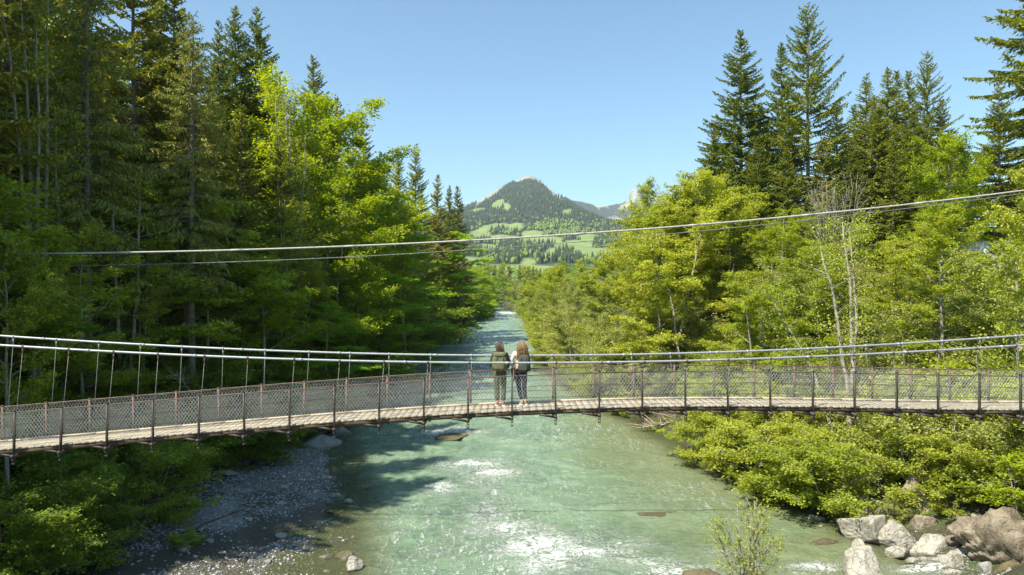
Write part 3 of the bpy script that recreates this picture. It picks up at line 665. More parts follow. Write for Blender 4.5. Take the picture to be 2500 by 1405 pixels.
# --- landmark conifers, left bank
LT = [('old', 212, -190, 40, 'old spruce with long grey bare trunk, left of the sunlit cone-laden spruce'), ('old', 466, 30, 46, 'old spruce with pale bare trunk crossing behind both overhead cables, drooping olive boughs'),
      ('dark', 330, -260, 50, 'dark tall spruce cut by the top edge between the two bare-trunked old spruces'), ('dark', 430, -90, 57, 'dark spruce whose boughs end the wood at the top left of the sky'),
      ('spruce', 535, 55, 74, 'short-topped spruce, leftmost of three spires beside the open sky'), ('spruce', 572, 12, 79, 'thin spire spruce, middle of three spires beside the open sky'), ('spruce', 627, 15, 80, 'tallest broad spire spruce, rightmost of three spires beside the open sky'),
      ('spruce', 768, 135, 100, 'lone slender spruce spire standing clear above the yellow-green maple'), ('dark', 822, 235, 110, 'small dark spruce tip right of the lone slender spire'), ('dark', 885, 290, 118, 'thin sparse spruce peeking over the yellow maple slope'),
      ('spruce', 972, 362, 128, 'olive spruce left of the twin spires above the river bend'), ('spruce', 1015, 352, 138, 'tall olive spruce with open top above the left bank of the river bend'),
      ('dark', 1070, 430, 150, 'very dark pointed spruce standing nearest the mountain on the left bank'), ('dark', 1098, 460, 163, 'dark narrow spruce just right of the very dark pointed spruce'), ('dark', 1116, 462, 175, 'last dark spruce spire before the mountain'),
      ('old', 20, -260, 38, 'old mossy spruce at the far left edge behind pale multi-stemmed tree'), ('dark', 120, -240, 48, 'shaded spruce behind the pale multi-stemmed tree at the left')]
for (k, a, b, Yd, lb) in LT: top_at(k, a, b, Yd, lb, wide=1.05)
# --- left wood fill
def inframe(x, y, m=.82): return abs(x)/max(y, 1) < m
def blocks(x, y, h, k):
    r = {'alder': 3.6, 'willow': 3.8, 'beech': 4.5, 'shrub': 1.6, 'wshrub': 1.6, 'yshrub': 1.6, 'tallstem': 3}.get(k, 3.5)
    u = CX+F*x/y
    u_ = 2395
    if y < 61 and 'shrub' not in k and abs(u-u_) < 32+r/y*F*.55: return True
    for (a, b_, Yd) in SIGHT:
        if y < Yd+1 and a-r/y*F*.8 < u < b_+r/y*F*.8: return True
    return False
def fill(kindw, yr, drange, step, hr, side, label, group, prob=1.0, wide=None, mn=None, jit=.45, cap=None):
    y = yr[0]; cnt = 0
    while y < yr[1]:
        st = step*(1+max(0, (y-60))/170)
        d = drange[0]
        while d < drange[1]:
            yy = y+prng.uniform(-jit, jit)*st; dd = d+prng.uniform(-jit, jit)*st
            if side < 0: xx = float(LY(yy)-BY(yy))-max(dd, .2)
            else: xx = float(RY(yy))+max(dd, .2)
            h = prng.uniform(*hr)
            if prng.random() < prob and inframe(xx, yy) and not (side > 0 and yy < 64 and abs(CX+F*xx/yy-2392) < 95 and CY-F*(float(H(xx, yy))+h)/yy < 640) and (cap is None or float(H(xx, yy))+h < cap(xx, yy)):
                k = prng.choices([a for a, _ in kindw], [b for _, b in kindw])[0]
                if not (side > 0 and blocks(xx, yy, h, k)): plant(k, xx, yy, h*(.8 if k == 'willow' else 1), label, group, wide=wide); cnt += 1
            d += st
        y += st*.9
    return cnt
# heights are limited so the skyline stays where the photograph has it
def capL(x, y):
    u = CX+F*x/y; s = np.interp(u, [0, 480, 700, 800, 930, 1050, 1130, 1190, 1215], [-900, 60, 240, 290, 430, 510, 580, 650, 690]); return (CY-s)/F*y
def capR(x, y):
    u = CX+F*x/y; s = np.interp(u, [1210, 1240, 1330, 1400, 1500, 1560, 1650, 1710, 1790, 1850, 1950, 2250, 2330, 2400, 2500], [690, 680, 655, 625, 585, 525, 455, 395, 390, 455, 490, 480, 360, 260, 150]); return (CY-s)/F*y
N1 = fill([('dark', 3), ('spruce', 2), ('old', 1)], (44, 230), (14, 46), 6.6, (24, 33), -1, 'tall shaded spruce deep in the left bank wood', 'spruces deep in the left bank wood', cap=capL, prob=.95, wide=1.2)
N2 = fill([('beech', 3), ('shade', 2), ('maple', .5)], (96, 400), (2.5, 13), 7.0, (13, 20), -1, 'fresh green broadleaf tree leaning over the shaded left bank water', 'broadleaf trees along the left bank downstream', cap=capL)
N3 = fill([('shade', 3), ('beech', 1), ('tallstem', 1), ('willow', .8), ('alder', 1.6), ('maple', .5)], (33, 96), (5, 24), 5.6, (10, 19), -1, 'leafy broadleaf tree in the understorey of the left bank', 'understorey broadleaf trees of the left bank', cap=capL, prob=.85)
N4 = fill([('sshrub', 1)], (24, 110), (.6, 8), 3.3, (2.6, 4.6), -1, 'deep green hazel shrub overhanging the gravel and water of the left bank', 'shrubs along the left bank', wide=1.2)
N5 = fill([('sshrub', 2), ('shade', 1)], (115, 330), (.5, 2.5), 6.5, (3.5, 6), -1, 'low green bush at the waterline of the far left bank', 'bushes at the far left waterline')
N6 = fill([('beech', 3), ('shade', 1), ('sshrub', .5)], (62, 300), (.5, 4), 5.5, (7, 12), -1, 'low spreading beech with drooping sprays at the left waterline', 'low beeches along the left waterline', wide=1.15)
top_at('maple', 672, 205, 78, 'green-gold maple under the three spires on the left bank', var=1, wide=1.0)
top_at('maple', 770, 248, 82, 'bright yellow-green maple below the lone slender spruce', var=0, wide=1.2)
top_at('maple', 850, 325, 90, 'bright yellow maple, lower right neighbour of the brightest maple', var=1, wide=1.2)
top_at('maple', 905, 425, 96, 'yellow-green maple next to the twin spruces', var=0, wide=1.1)
top_at('maple', 800, 420, 74, 'yellow-green maple crown in front of the bright maples', var=1, wide=1.1)
top_at('beech', 985, 560, 92, 'lush layered beech hanging over the river on the left bank, right under the overhead cable', var=0, wide=1.1)
top_at('beech', 900, 590, 80, 'darker layered beech left of the lush overhanging beech', var=1, wide=1.1)
top_at('beech', 1125, 585, 150, 'bright beech under the last dark spruce spires', var=0)
top_at('tallstem', 690, 400, 62, 'clump of slender pale stems between the old spruce and the yellow maples', var=1, wide=1.2)
top_at('tallstem', 60, -60, 40, 'tall multi-stemmed tree with bare pale stems at the upper left corner', var=0, wide=.9)
top_at('maple', 30, -80, 52, 'yellow-green maple behind the bare pale stems at the upper left corner', var=0)
top_at('tallstem', 148, 330, 44, 'thin brown-stemmed tree left of the first old spruce', var=1, wide=.7)
top_at('tallstem', 300, 420, 47, 'leaning mossy-stemmed tree between the two old spruces', var=1, wide=.9)
top_at('bare', 215, 640, 43, 'bare dead shrub with bleached twigs at the foot of the first old spruce', wide=.9)
# trees outside the left edge of the picture that shade the gravel bar and the near river
for (x, y, h, k) in ((-27, 27, 15, 'shade'),  (-24.5, 31.5, 13, 'shade'), (-27.5, 44, 28, 'spruce'), (-24, 50, 25, 'dark'), (-22.5, 57, 24, 'dark'), (-29.5, 35, 43, 'dark'), (-27, 23.5, 36, 'spruce'), (-31, 25.5, 42, 'spruce'), (-21, 62, 24, 'spruce'), (-22, 69, 25, 'spruce')):
    plant(k, x, y, h, 'tall tree at the near left bank whose shadow falls over the gravel bar', 'trees of the near left bank', wide=1.15)
# --- right bank
SC = None
G2 = fill([('alder', 5), ('willow', 1.2), ('beech', .5)], (70, 400), (.8, 17), 5.6, (13, 19), 1, 'light green alder in the sunny thicket of the right bank downstream', 'alders of the right bank downstream', cap=capR)
G3 = fill([('alder', 5), ('willow', 1.6), ('beech', .6)], (34, 84), (6, 32), 5.2, (9, 19), 1, 'sunlit alder on the slope of the right bank', 'alders on the slope of the right bank', cap=capR)
G4 = fill([('shrub', 3), ('wshrub', 2), ('yshrub', 1)], (35.5, 84), (.6, 9), 2.8, (2.4, 4.6), 1, 'yellow-green shrub on the lower slope of the right bank', 'shrubs along the right bank', wide=1.15)
G6 = fill([('shrub', 2), ('wshrub', 2), ('willow', .4)], (36, 90), (10, 34), 4.6, (2.5, 5), 1, 'low shrub filling the ground between the alders of the right slope', 'undergrowth shrubs of the right slope', wide=1.3)
G5 = fill([('willow', 1), ('shrub', 2)], (90, 330), (.2, 1.6), 6, (3.5, 6), 1, 'low bush drooping over the far right waterline', 'bushes at the far right waterline')
top_at('alder', 1630, 405, 74, 'airy light green alder at the skyline left of the broad dense spruce', var=2)
top_at('alder', 1575, 450, 84, 'airy yellow-green alder nearest the mountain on the right bank', var=0, wide=.7)
top_at('alder', 1760, 385, 70, 'leafy alder in front of the broad dense spruce', var=2)
top_at('bare', 2030, 440, 66, 'leafless pale-twigged tree below the tallest spruce', wide=.6)
top_at('maple', 2310, 340, 58, 'yellow-green maple below the huge near spruce', var=0, wide=.9)
top_at('alder', 1900, 480, 64, 'bright full-crowned alder in the middle of the right slope, under the tallest spruce', var=2, wide=1.1)
for (x, y, k, h) in ((20.3, 33.6, 'shrub', 3.4), (22.4, 33.0, 'wshrub', 3.6), (24.6, 31.6, 'shrub', 4.2), (21.6, 35.8, 'shrub', 4.0), (24.2, 35.0, 'yshrub', 4.6), (19.0, 35.6, 'wshrub', 2.4), (26.6, 34, 'shrub', 4.4), (23.4, 38, 'wshrub', 4), (22.3, 29.9, 'yshrub', 3.0), (24.0, 28.6, 'yshrub', 4.2), (26.6, 30.5, 'shrub', 4), (20.6, 32.0, 'shrub', 1.5), (18.6, 33.2, 'wshrub', 1.2)):
    plant(k, x, y, h, 'shrub growing over the brown outcrop in the lower right corner', 'shrubs over the brown outcrop', wide=1.2)
# trees closing the valley where the river bends away
for i in range(105):
    y = prng.uniform(400, 660); x = prng.uniform(-50, 60)
    u = CX+F*x/y
    lim = np.interp(u, [1000, 1200, 1260, 1330, 1420, 1600], [600, 640, 645, 655, 640, 600])
    z = float(H(x, y)); h = min(prng.uniform(12, 26), (CY-lim)/F*y-z)
    if h < 6: continue
    plant(prng.choice(['dark', 'spruce', 'dark', 'beech', 'shade', 'alder']), x, y, h, 'distant tree closing the valley where the river bends out of sight', 'distant trees at the river bend')
# bush tops near the camera, bottom centre right
# ------------------------------------------------------------------ simple materials
def simple(name, a, b, scale=8, rough=.7, metal=0, bs=.3, bd=.01, detail=5, stretch=(1, 1, 1), spec=.4, island=0):
    m, nt, out = mat(name)
    tc = nd(nt, 'ShaderNodeTexCoord'); mp = nd(nt, 'ShaderNodeMapping', i_Vector=tc.outputs['Object']); mp.inputs['Scale'].default_value = stretch
    n1 = noise(nt, mp.outputs[0], scale, detail, .65)
    f = n1
    if island:
        g = nd(nt, 'ShaderNodeNewGeometry'); f = math_(nt, 'MULTIPLY_ADD', math_(nt, 'SUBTRACT', g.outputs['Random Per Island'], .5), island, n1)
    col = ramp(nt, f, [(.3, a), (.68, b)])
    p = principled(nt, out, i_Base_Color=col, i_Roughness=rough, i_Metallic=metal, i_Normal=bump(nt, n1, bs, bd))
    p.inputs['Specular IOR Level'].default_value = spec
    return m
M_PLANK = simple('weathered_planks', (.30, .245, .17), (.46, .39, .29), 6, .85, bs=.05, stretch=(2, .6, 1), island=.14)
M_BEAM = simple('dark_timber_beam', (.025, .018, .013), (.13, .085, .05), 5, .8, stretch=(1, 3, 3))
M_KERB = simple('pale_kerb_timber', (.34, .27, .18), (.55, .47, .35), 6, .85)
M_RUST = simple('rusty_steel', (.065, .038, .028), (.20, .125, .095), 14, .7)
M_DARK = simple('dark_painted_steel', (.020, .016, .014), (.075, .050, .040), 14, .55)
M_GALV = simple('galvanised_steel', (.24, .26, .27), (.38, .40, .41), 20, .5, .3, .1)
M_NET = simple('galvanised_wire', (.42, .43, .41), (.62, .63, .60), 4, .45, .3, .1)
M_HANG = simple('dull_hanger_rod', (.14, .15, .13), (.30, .31, .28), 12, .6, .2, .2)
M_CABLE = simple('grey_cable_sheath', (.26, .25, .22), (.46, .44, .40), 12, .7, 0, .3)
M_THIN = simple('thin_dark_cable', (.10, .10, .10), (.26, .26, .25), 12, .6)

# ------------------------------------------------------------------ suspension bridge
def Yn(X): return 17.2+.045*np.asarray(X, float)
def Yfar(X): return Yn(X)+1.05
def pxX(u, Y0): return Y0/(1-.045*(u-CX)/F)*(u-CX)/F
def fit(tab, Y0, deg):
    t = np.array(tab, float); X = pxX(t[:, 0], Y0); Y = Y0+.045*X; z = (CY-t[:, 1])/F*Y
    p = np.polyfit(X, z, deg); dp = np.polyder(p)
    lo, hi = X.min(), X.max()
    def f(x):
        x = np.asarray(x, float); c = np.clip(x, lo, hi)
        return np.polyval(p, c)+np.where(x > c, (x-c)*np.clip(np.polyval(dp, hi), -.3, .3), 0)+np.where(x < c, (x-c)*np.clip(np.polyval(dp, lo), -.3, .3), 0)
    return f
ZD = fit([(0, 1097), (263, 1074.5), (482, 1055), (705, 1037), (900, 1024), (1143, 1007.5), (1249, 1001.6), (1356, 996.5), (1600, 992), (1870, 990.5), (2100, 994), (2385, 998), (2500, 1000)], 17.2, 5)
ZCn = fit([(0, 843.5), (165, 852.5), (468, 869.5), (693, 876.5), (900, 882), (1250, 886.3), (1600, 884), (1820, 877), (2064, 867), (2280, 857), (2500, 843)], 17.05, 4)
ZCf = fit([(0, 820), (165, 832), (468, 847.5), (900, 864), (1250, 868.5), (1600, 865.5), (1820, 857.5), (2064, 847.5), (2500, 819)], 18.4, 4)
BR = empty('suspension_bridge', (0, 17.7, float(ZD(0))), 0, 'narrow suspension footbridge with plank deck, rusty posts, wire netting and two grey pipe cables', 'footbridge')
class Loc:      # children are written in world coordinates, then moved to the bridge's own frame
    off = np.array([0, 17.7, float(ZD(0))])
def bpart(mb, name, m, parent=BR, smooth=False):
    mb.V = [v-Loc.off for v in mb.V]; return mb.build(name, m, parent, smooth)
XE = 24.0
rb = np.random.default_rng(12)
mb = MB(); x = -XE
while x < XE:
    w = rb.uniform(.165, .19); xc = x+w/2
    sl = float((ZD(xc+.1)-ZD(xc-.1))/.2); a = math.atan(sl)
    Mx = np.array([[math.cos(a), 0, -math.sin(a)], [0, 1, 0], [math.sin(a), 0, math.cos(a)]])
    ya, yb = float(Yn(xc)), float(Yfar(xc)); e = rb.uniform(-.012, .012)
    mb.box((xc, (ya+yb)/2+e, float(ZD(xc))-.02+rb.uniform(-.0015, .0015)), ((w-.007)/2, (yb-ya)/2, .02), Mx)
    x += w
bpart(mb, 'deck', M_PLANK)
def run(fy, fz, w, t, name, m, x0=-XE, x1=XE, st=1.1):
    mb = MB(); xx = np.arange(x0, x1+.01, st)
    P = np.stack([xx, fy(xx), fz(xx)], 1)
    for a, b in zip(P[:-1], P[1:]): mb.bar(a+(b-a)*.004, b-(b-a)*.004, w, t)
    return bpart(mb, name, m)
run(lambda x: Yn(x)+.06, lambda x: ZD(x)-.095, .09, .10, 'side_beam', M_BEAM)
run(lambda x: Yfar(x)-.06, lambda x: ZD(x)-.095, .09, .10, 'side_beam', M_BEAM)
run(lambda x: Yfar(x)-.03, lambda x: ZD(x)+.027, .05, .045, 'kerb_board', M_KERB)
xs_p = np.arange(-20, 21)*1.1
for i, xp in enumerate(xs_p):
    zd = float(ZD(xp)); ya = float(Yn(xp)); yb = float(Yfar(xp))
    mb = MB(); mb.bar((xp, ya-.16, zd-.19), (xp, yb+.16, zd-.19), .07, .08)
    mb.bar((xp-.42, ya+.02, zd-.155), (xp-.03, ya+.02, zd-.225), .05, .05)
    bpart(mb, 'cross_beam', M_DARK)
    for side in (0, 1):
        yy = ya-.05 if side == 0 else yb+.05; ln = rb.uniform(-.02, .02)
        oy = -.07 if side == 0 else .07; h = .90 if side == 0 else .92
        mb = MB(); mb.bar((xp, yy+oy*.4, zd-.22), (xp+ln, yy, zd+h), .045, .045); mb.box((xp+ln, yy, zd+h+.008), (.03, .03, .008))
        mb.bar((xp-.012, yy+oy, zd-.2), (xp+.0, yy+oy*.2, zd+.30), .012, .02)
        p_ = bpart(mb, 'post', M_DARK if side == 0 else M_RUST)
        mb = MB(); zc = zd-.30; yc = yy+oy*.6
        for s in (-1, 1): mb.bar((xp+s*.024, yc, zd-.24), (xp+s*.024, yc, zc-.07), .012, .02)
        mb.bar((xp-.03, yc, zc-.075), (xp+.03, yc, zc-.075), .035, .03); mb.bar((xp-.03, yc, zc+.02), (xp+.03, yc, zc+.02), .035, .02)
        c_ = bpart(mb, 'clevis', M_DARK, p_)
for side, (fy, hh) in enumerate(((lambda x: Yn(x)-.05, .87), (lambda x: Yfar(x)+.05, .90))):
    xx = np.arange(-XE, XE+.01, 1.1)
    sag = lambda x: -.012*np.abs(np.sin(PI*np.asarray(x)/1.1))
    xf = np.arange(-XE, XE+.01, .275)
    def rail(h, r, name, m, wob=0):
        mb = MB(); mb.tube(np.stack([xf, fy(xf), ZD(xf)+h+wob*(vnoise(xf*1.3, xf*0, int(h*100))-.5)], 1), r, 5); bpart(mb, name, m, smooth=True)
    rail(hh, .014, 'handrail', M_RUST)
    for h in (.30, .58): rail(h, .006, 'rail_wire', M_RUST if side else M_DARK, .03)
    mb = MB(); pit = .082; H0, H1 = .03, hh-.02
    for s in (1, -1):
        xk = -17.5
        while xk < 17.5:
            q = np.linspace(0, 1, 4); X_ = xk+s*.60*q+.004*rb.normal(); zz = ZD(X_)+H0+(H1-H0)*q
            dd = 0
            mb.tube(np.stack([X_, fy(X_)+.012*s+dd, zz], 1), .0027, 3, cap=False)
            xk += pit
    for h in (H0, H1): mb.tube(np.stack([xf, fy(xf), ZD(xf)+h+.01*np.sin(xf*7)], 1), .004, 4)
    bpart(mb, 'wire_net', M_NET)
for side, (y0, fz) in enumerate(((17.05, ZCn), (18.4, ZCf))):
    fy = lambda x: y0+.045*np.asarray(x, float)
    xf = np.arange(-26, 26.01, .5); mb = MB()
    mb.tube(np.stack([xf, fy(xf), fz(xf)], 1), .028, 10); c_ = bpart(mb, 'main_cable', M_GALV, smooth=True)
    for xk in np.arange(-25.6, 25.6, 2.55)+side*.6:
        mb = MB(); xx = np.array([xk-.05, xk+.05]); mb.tube(np.stack([xx, fy(xx), fz(xx)], 1), .034, 10); bpart(mb, 'sleeve', M_GALV, c_)
    for i, xp in enumerate(xs_p):
        xt = xp*.985+ (0.05 if side == 0 else -.02)+rb.uniform(-.04, .04); yb = float(Yn(xp)-.13) if side == 0 else float(Yfar(xp)+.13)
        a = np.array([xt, float(fy(xt)), float(fz(xt))]); b = np.array([xp, yb, float(ZD(xp))-.19])
        mb = MB(); mb.tube([a+(b-a)*.02, (a+b)/2, b], .0052, 5); h_ = bpart(mb, 'hanger', M_HANG)
        mb = MB(); mb.tube([a+[-.022, 0, 0], a+[.022, 0, 0]], .040, 8); d = (b-a)/np.linalg.norm(b-a); mb.tube([a+d*.03, a+d*.16], .016, 6); bpart(mb, 'clamp', M_GALV if side else M_RUST, h_)
for s in (-1, 1):   # anchor frames on the banks, outside the picture
    x = s*25.6; mb = MB()
    for y0, fz in ((17.05, ZCn), (18.4, ZCf)): mb.box((x, y0+.045*x, (float(fz(x))-7)/2+.1), (.18, .18, (float(fz(x))+7)/2+.2))
    mb.box((x, 17.72+.045*x, float(ZCn(x))+.05), (.12, .9, .12)); bpart(mb, 'tower', M_GALV)
    mb = MB(); mb.box((s*25.2, 17.7+.045*x, float(ZD(x))-1.5), (1.6, 1.2, 1.42)); bpart(mb, 'abutment', M_CABLE)

# overhead cables
def overhead(tab, Ya, Yb, r, name, m, label, n=90):
    t = np.array(tab, float); p = np.polyfit(t[:, 0], t[:, 1], 3); u = np.linspace(t[0, 0], t[-1, 0], n); v = np.polyval(p, u)
    Y = Ya+(Yb-Ya)*(u-u[0])/(u[-1]-u[0]); P = np.stack([(u-CX)/F*Y, Y, (CY-v)/F*Y], 1)
    e = empty(name, P[n//2], 0, label, 'cable'); mb = MB(); mb.tube(P-P[n//2], r, 7); mb.build('strand', m, e, True)
    for k in range(4, n-3, 9):
        mb = MB(); mb.tube(P[k:k+2]-P[n//2], r*1.25, 7); mb.build('clip', m, e, True)
overhead([(-120, 621), (60, 620.5), (300, 616), (700, 606), (900, 599), (1150, 589), (1400, 573), (1600, 558), (1800, 541.5), (2050, 516), (2250, 495), (2460, 470), (2640, 448)], 29.5, 30.5, .040, 'overhead_cable', M_CABLE, 'thick pale overhead cable rising to the right across the valley, above the thin one')
overhead([(-120, 652), (210, 646), (500, 640), (900, 627), (1150, 612), (1400, 593), (1700, 566), (2050, 527), (2250, 503), (2640, 455)], 31, 32, .016, 'overhead_cable', M_THIN, 'thin dark overhead cable just below the thick pale one')

# ------------------------------------------------------------------ rocks
def ico(sub=4):
    bm = bmesh.new(); bmesh.ops.create_icosphere(bm, subdivisions=sub, radius=1)
    V = np.array([v.co[:] for v in bm.verts]); T = np.array([[v.index for v in f.verts] for f in bm.faces]); bm.free(); return V, T
I4 = ico(5); I3 = ico(4); I1 = ico(1)
def n3(P, s, o, seed): return (fbm(P[:, 0]*s+P[:, 2]*s*.7, P[:, 1]*s-P[:, 2]*s*.6, o, seed)+fbm(P[:, 0]*s-P[:, 2]*s*.5+5, P[:, 2]*s+P[:, 1]*s*.4, o, seed+9))/2-.5
def rock_v(seed, dims, planes=11, rough=.05, fac=I4, crack=False, pits=0):
    r = np.random.default_rng(seed); D = fac[0]
    N = unit(r.normal(0, 1, (planes, 3))*[1, 1, .8]); dd = r.uniform(.52, .90, planes)
    q = (D @ N.T)/dd; k = 55; q = np.hstack([q, np.full((len(D), 1), 1/1.3)])
    rad = 1/(np.log(np.exp(k*np.clip(q, .02, 3)).sum(1))/k)
    rad = rad*(1+rough*2.2*n3(D, 1.6, 3, seed)+rough*1.6*(.5-np.abs(n3(D, 4, 4, seed+3)*4)))
    if pits: rad = rad*(1-pits*np.clip(n3(D, 7, 4, seed+5)*4, -.4, 1))
    if crack:
        c = D[:, 0]*.9+.25*np.sin(D[:, 2]*6)+.1*np.sin(D[:, 2]*17)-.05; rad = rad*(1-.10*np.exp(-(c/.035)**2))
    return D*rad[:, None]*np.asarray(dims)/2*1.25
def rock_mat(name, a, b, moss, wet=.0):
    m, nt, out = mat(name)
    pos = nd(nt, 'ShaderNodeNewGeometry').outputs['Position']
    n1 = noise(nt, pos, 1.2, 6, .6); n2 = noise(nt, pos, 9, 6, .7); n3_ = noise(nt, pos, 3, 4, .6)
    col = mixc(nt, .4, ramp(nt, n1, [(.35, a), (.65, b)]), ramp(nt, n2, [(.35, a), (.7, b)]))
    col = mixc(nt, ramp(nt, n3_, [(.55, (0, 0, 0)), (.68, (.8, .8, .8))]), col, moss)
    sx = nd(nt, 'ShaderNodeSeparateXYZ', i_0=pos).outputs[2]
    w = nd(nt, 'ShaderNodeMapRange', i_Value=math_(nt, 'ADD', sx, math_(nt, 'MULTIPLY', n3_, .2)), i_1=WZ+.16, i_2=WZ+.30, i_3=1., i_4=0.).outputs[0]
    col = mixc(nt, math_(nt, 'MULTIPLY', w, .75), col, (.10, .085, .04))
    vr = nd(nt, 'ShaderNodeTexVoronoi', feature='DISTANCE_TO_EDGE', i_Scale=1.6, i_Vector=nd(nt, 'ShaderNodeVectorMath', operation='ADD', i_0=pos, i_1=nd(nt, 'ShaderNodeTexNoise', i_Scale=2.0, i_Vector=pos).outputs['Color']).outputs[0])
    cr = ramp(nt, vr.outputs['Distance'], [(0, (0, 0, 0)), (.035, (1, 1, 1))])
    col = mixc(nt, math_(nt, 'MULTIPLY', math_(nt, 'SUBTRACT', 1.0, cr), .45), col, (.07, .06, .05))
    hh_ = math_(nt, 'ADD', math_(nt, 'ADD', n2, math_(nt, 'MULTIPLY', n1, 1.5)), math_(nt, 'MULTIPLY', cr, .5))
    principled(nt, out, i_Base_Color=col, i_Roughness=math_(nt, 'MULTIPLY_ADD', w, -.45, .85), i_Normal=bump(nt, hh_, .8, .07)); return m
M_ROCK = rock_mat('pale_limestone', (.27, .255, .22), (.47, .445, .38), (.20, .18, .10))
M_ROCKG = rock_mat('grey_rock', (.18, .18, .17), (.38, .37, .34), (.16, .16, .08))
M_CONG = rock_mat('brown_conglomerate', (.12, .095, .065), (.33, .28, .21), (.09, .10, .04))
M_ROCKW = rock_mat('white_limestone', (.50, .49, .46), (.72, .70, .66), (.42, .40, .34))
M_SUBR = rock_mat('brown_wet_rock', (.07, .06, .03), (.17, .14, .07), (.09, .10, .03))
def rock(x, y, z, dims, seed, m, label, rz=0, name='boulder', group=None, **kw):
    me = mesh_arr(name, rock_v(seed, dims, **kw), tris=I4[1], smooth=True); me.materials.append(m)
    o = obj(name, me, None, (x, y, z)); o.rotation_euler = (0, 0, rz); return tag(o, label, 'rock', group)
def rpx(x0, x1, ybase, ytop, depth, seed, m, label, lift=0, **kw):
    """rock whose waterline is at pixel row ybase and whose sides are at x0 and x1"""
    Y = F*(-WZ)/(ybase-CY); w = (x1-x0)/F*Y; h = (ybase-ytop)/F*Y; dep = w*depth
    hh = max(.15, h*.92-dep*.10)
    return rock(((x0+x1)/2-CX)/F*Y, Y+dep*.45, WZ+lift+hh*.30, (w, dep, hh*1.42), seed, m, label, **kw)
rpx(2082, 2176, 1330, 1262, .85, 3, M_ROCK, 'large pale angular boulder at the right waterline, left of the cracked one', planes=9)
rpx(2172, 2252, 1346, 1284, .9, 8, M_ROCK, 'pale boulder split by a dark vertical crack at the right waterline', crack=True, planes=12)
rpx(2166, 2226, 1362, 1339, .6, 15, M_ROCK, 'low white flat rock in the water below the cracked boulder', planes=14)
rpx(2258, 2334, 1363, 1320, .7, 21, M_ROCK, 'pale wedge boulder right of the cracked one, half in the water', planes=8)
rpx(2322, 2366, 1344, 1304, .8, 29, M_ROCK, 'upright pale block leaning on the brown outcrop', lift=.25, planes=8)
rpx(2323, 2366, 1393, 1352, 1.2, 33, M_ROCK, 'thin tilted pale slab at the foot of the brown outcrop', planes=7)
rpx(2342, 2392, 1384, 1352, .8, 37, M_ROCKG, 'grey splintered rock between tilted slab and brown outcrop', planes=7)
rpx(2090, 2182, 1432, 1362, .8, 41, M_ROCK, 'big pointed white boulder cut by the bottom edge of the photo', planes=8)
rpx(2070, 2110, 1415, 1385, .8, 43, M_ROCK, 'small pale rock tucked against the pointed white boulder')
rpx(2085, 2121, 1351, 1326, .7, 45, M_ROCK, 'small mossy-sided pale rock alone in the water under the large angular boulder')
rpx(2253, 2302, 1380, 1362, .6, 47, M_ROCKG, 'flat wet rock barely out of the water below the wedge boulder')
rpx(2308, 2347, 1412, 1392, .7, 49, M_ROCK, 'small round white rock at the bottom edge near the brown outcrop')
rpx(2052, 2092, 1252, 1215, .9, 51, M_ROCKG, 'tan boulder at the tip of the overhanging bushes')
rpx(2108, 2150, 1282, 1236, .9, 53, M_ROCK, 'pale boulder behind the large angular one, partly in the shrubs', lift=.35)
rpx(2140, 2180, 1290, 1258, .9, 55, M_ROCKG, 'mossy grey stone behind the cracked boulder', lift=.3)
rpx(2240, 2300, 1330, 1280, .9, 57, M_CONG, 'brown knobbly boulder with moss right of the cracked boulder', lift=.35, pits=.08)
rpx(2245, 2365, 1322, 1200, .8, 61, M_CONG, 'tall brown pitted conglomerate block under the shrubs', lift=.2, pits=.16, rough=.12)
rpx(2385, 2570, 1412, 1285, .6, 65, M_CONG, 'huge brown conglomerate outcrop in the lower right corner', lift=.35, pits=.14, rough=.12, planes=9)
rpx(2400, 2450, 1415, 1385, .9, 67, M_ROCKG, 'long grey ledge stone at the foot of the huge outcrop')
rpx(2455, 2530, 1430, 1370, .9, 69, M_SUBR, 'mossy brown boulder in the extreme lower right corner')
rpx(1556, 1652, 1264, 1251, .5, 71, M_SUBR, 'dark brown boulder barely breaking the surface in mid-river', lift=-.06)
rpx(1985, 2070, 1338, 1300, .7, 73, M_SUBR, 'wide tan boulder lying under shallow water left of the pale rocks', lift=-.62)
rpx(1870, 1930, 1335, 1322, .6, 75, M_SUBR, 'sunken dark stone left of the wide tan underwater boulder', lift=-.12)
rpx(1070, 1130, 1074, 1060, .7, 77, M_SUBR, 'brown boulder washed over by the first white rapid')
rpx(715, 812, 1098, 1066, .9, 79, M_ROCKG, 'large grey rock slab at the far end of the gravel bar')
rpx(800, 850, 1062, 1040, .8, 81, M_ROCKG, 'dark flat rock in the shade under the bridge, left waterline')
rpx(838, 876, 1396, 1368, .8, 83, M_ROCK, 'pale orange-tinged rock at the bottom of the gravel bar waterline')
rpx(535, 570, 1180, 1168, .8, 85, M_ROCKG, 'grey stone half hidden by the hazel shrubs on the gravel bar', lift=.4)
rpx(1800, 1890, 1445, 1402, .8, 87, M_SUBR, 'mossy rock that carries the lone twiggy willow bush')
rpx(1690, 1760, 1425, 1398, .8, 89, M_SUBR, 'brown wet rock left of the lone twiggy willow bush')
rr = np.random.default_rng(77)
for i in range(22):
    yb = rr.uniform(1215, 1400); Y = F*12/(yb-CY); X = float(LY(Y))-rr.uniform(-1.4, 1.6)*(1 if i % 2 else .5)
    s = rr.uniform(.25, .6); rock(X, Y, float(H(X, Y))+s*.12, (s, s*.8, s*.6), 200+i, (M_ROCKG, M_ROCK, M_SUBR)[i % 3], 'fist to head sized cobble along the left waterline of the gravel bar', name='cobble', group='cobbles along the left waterline')
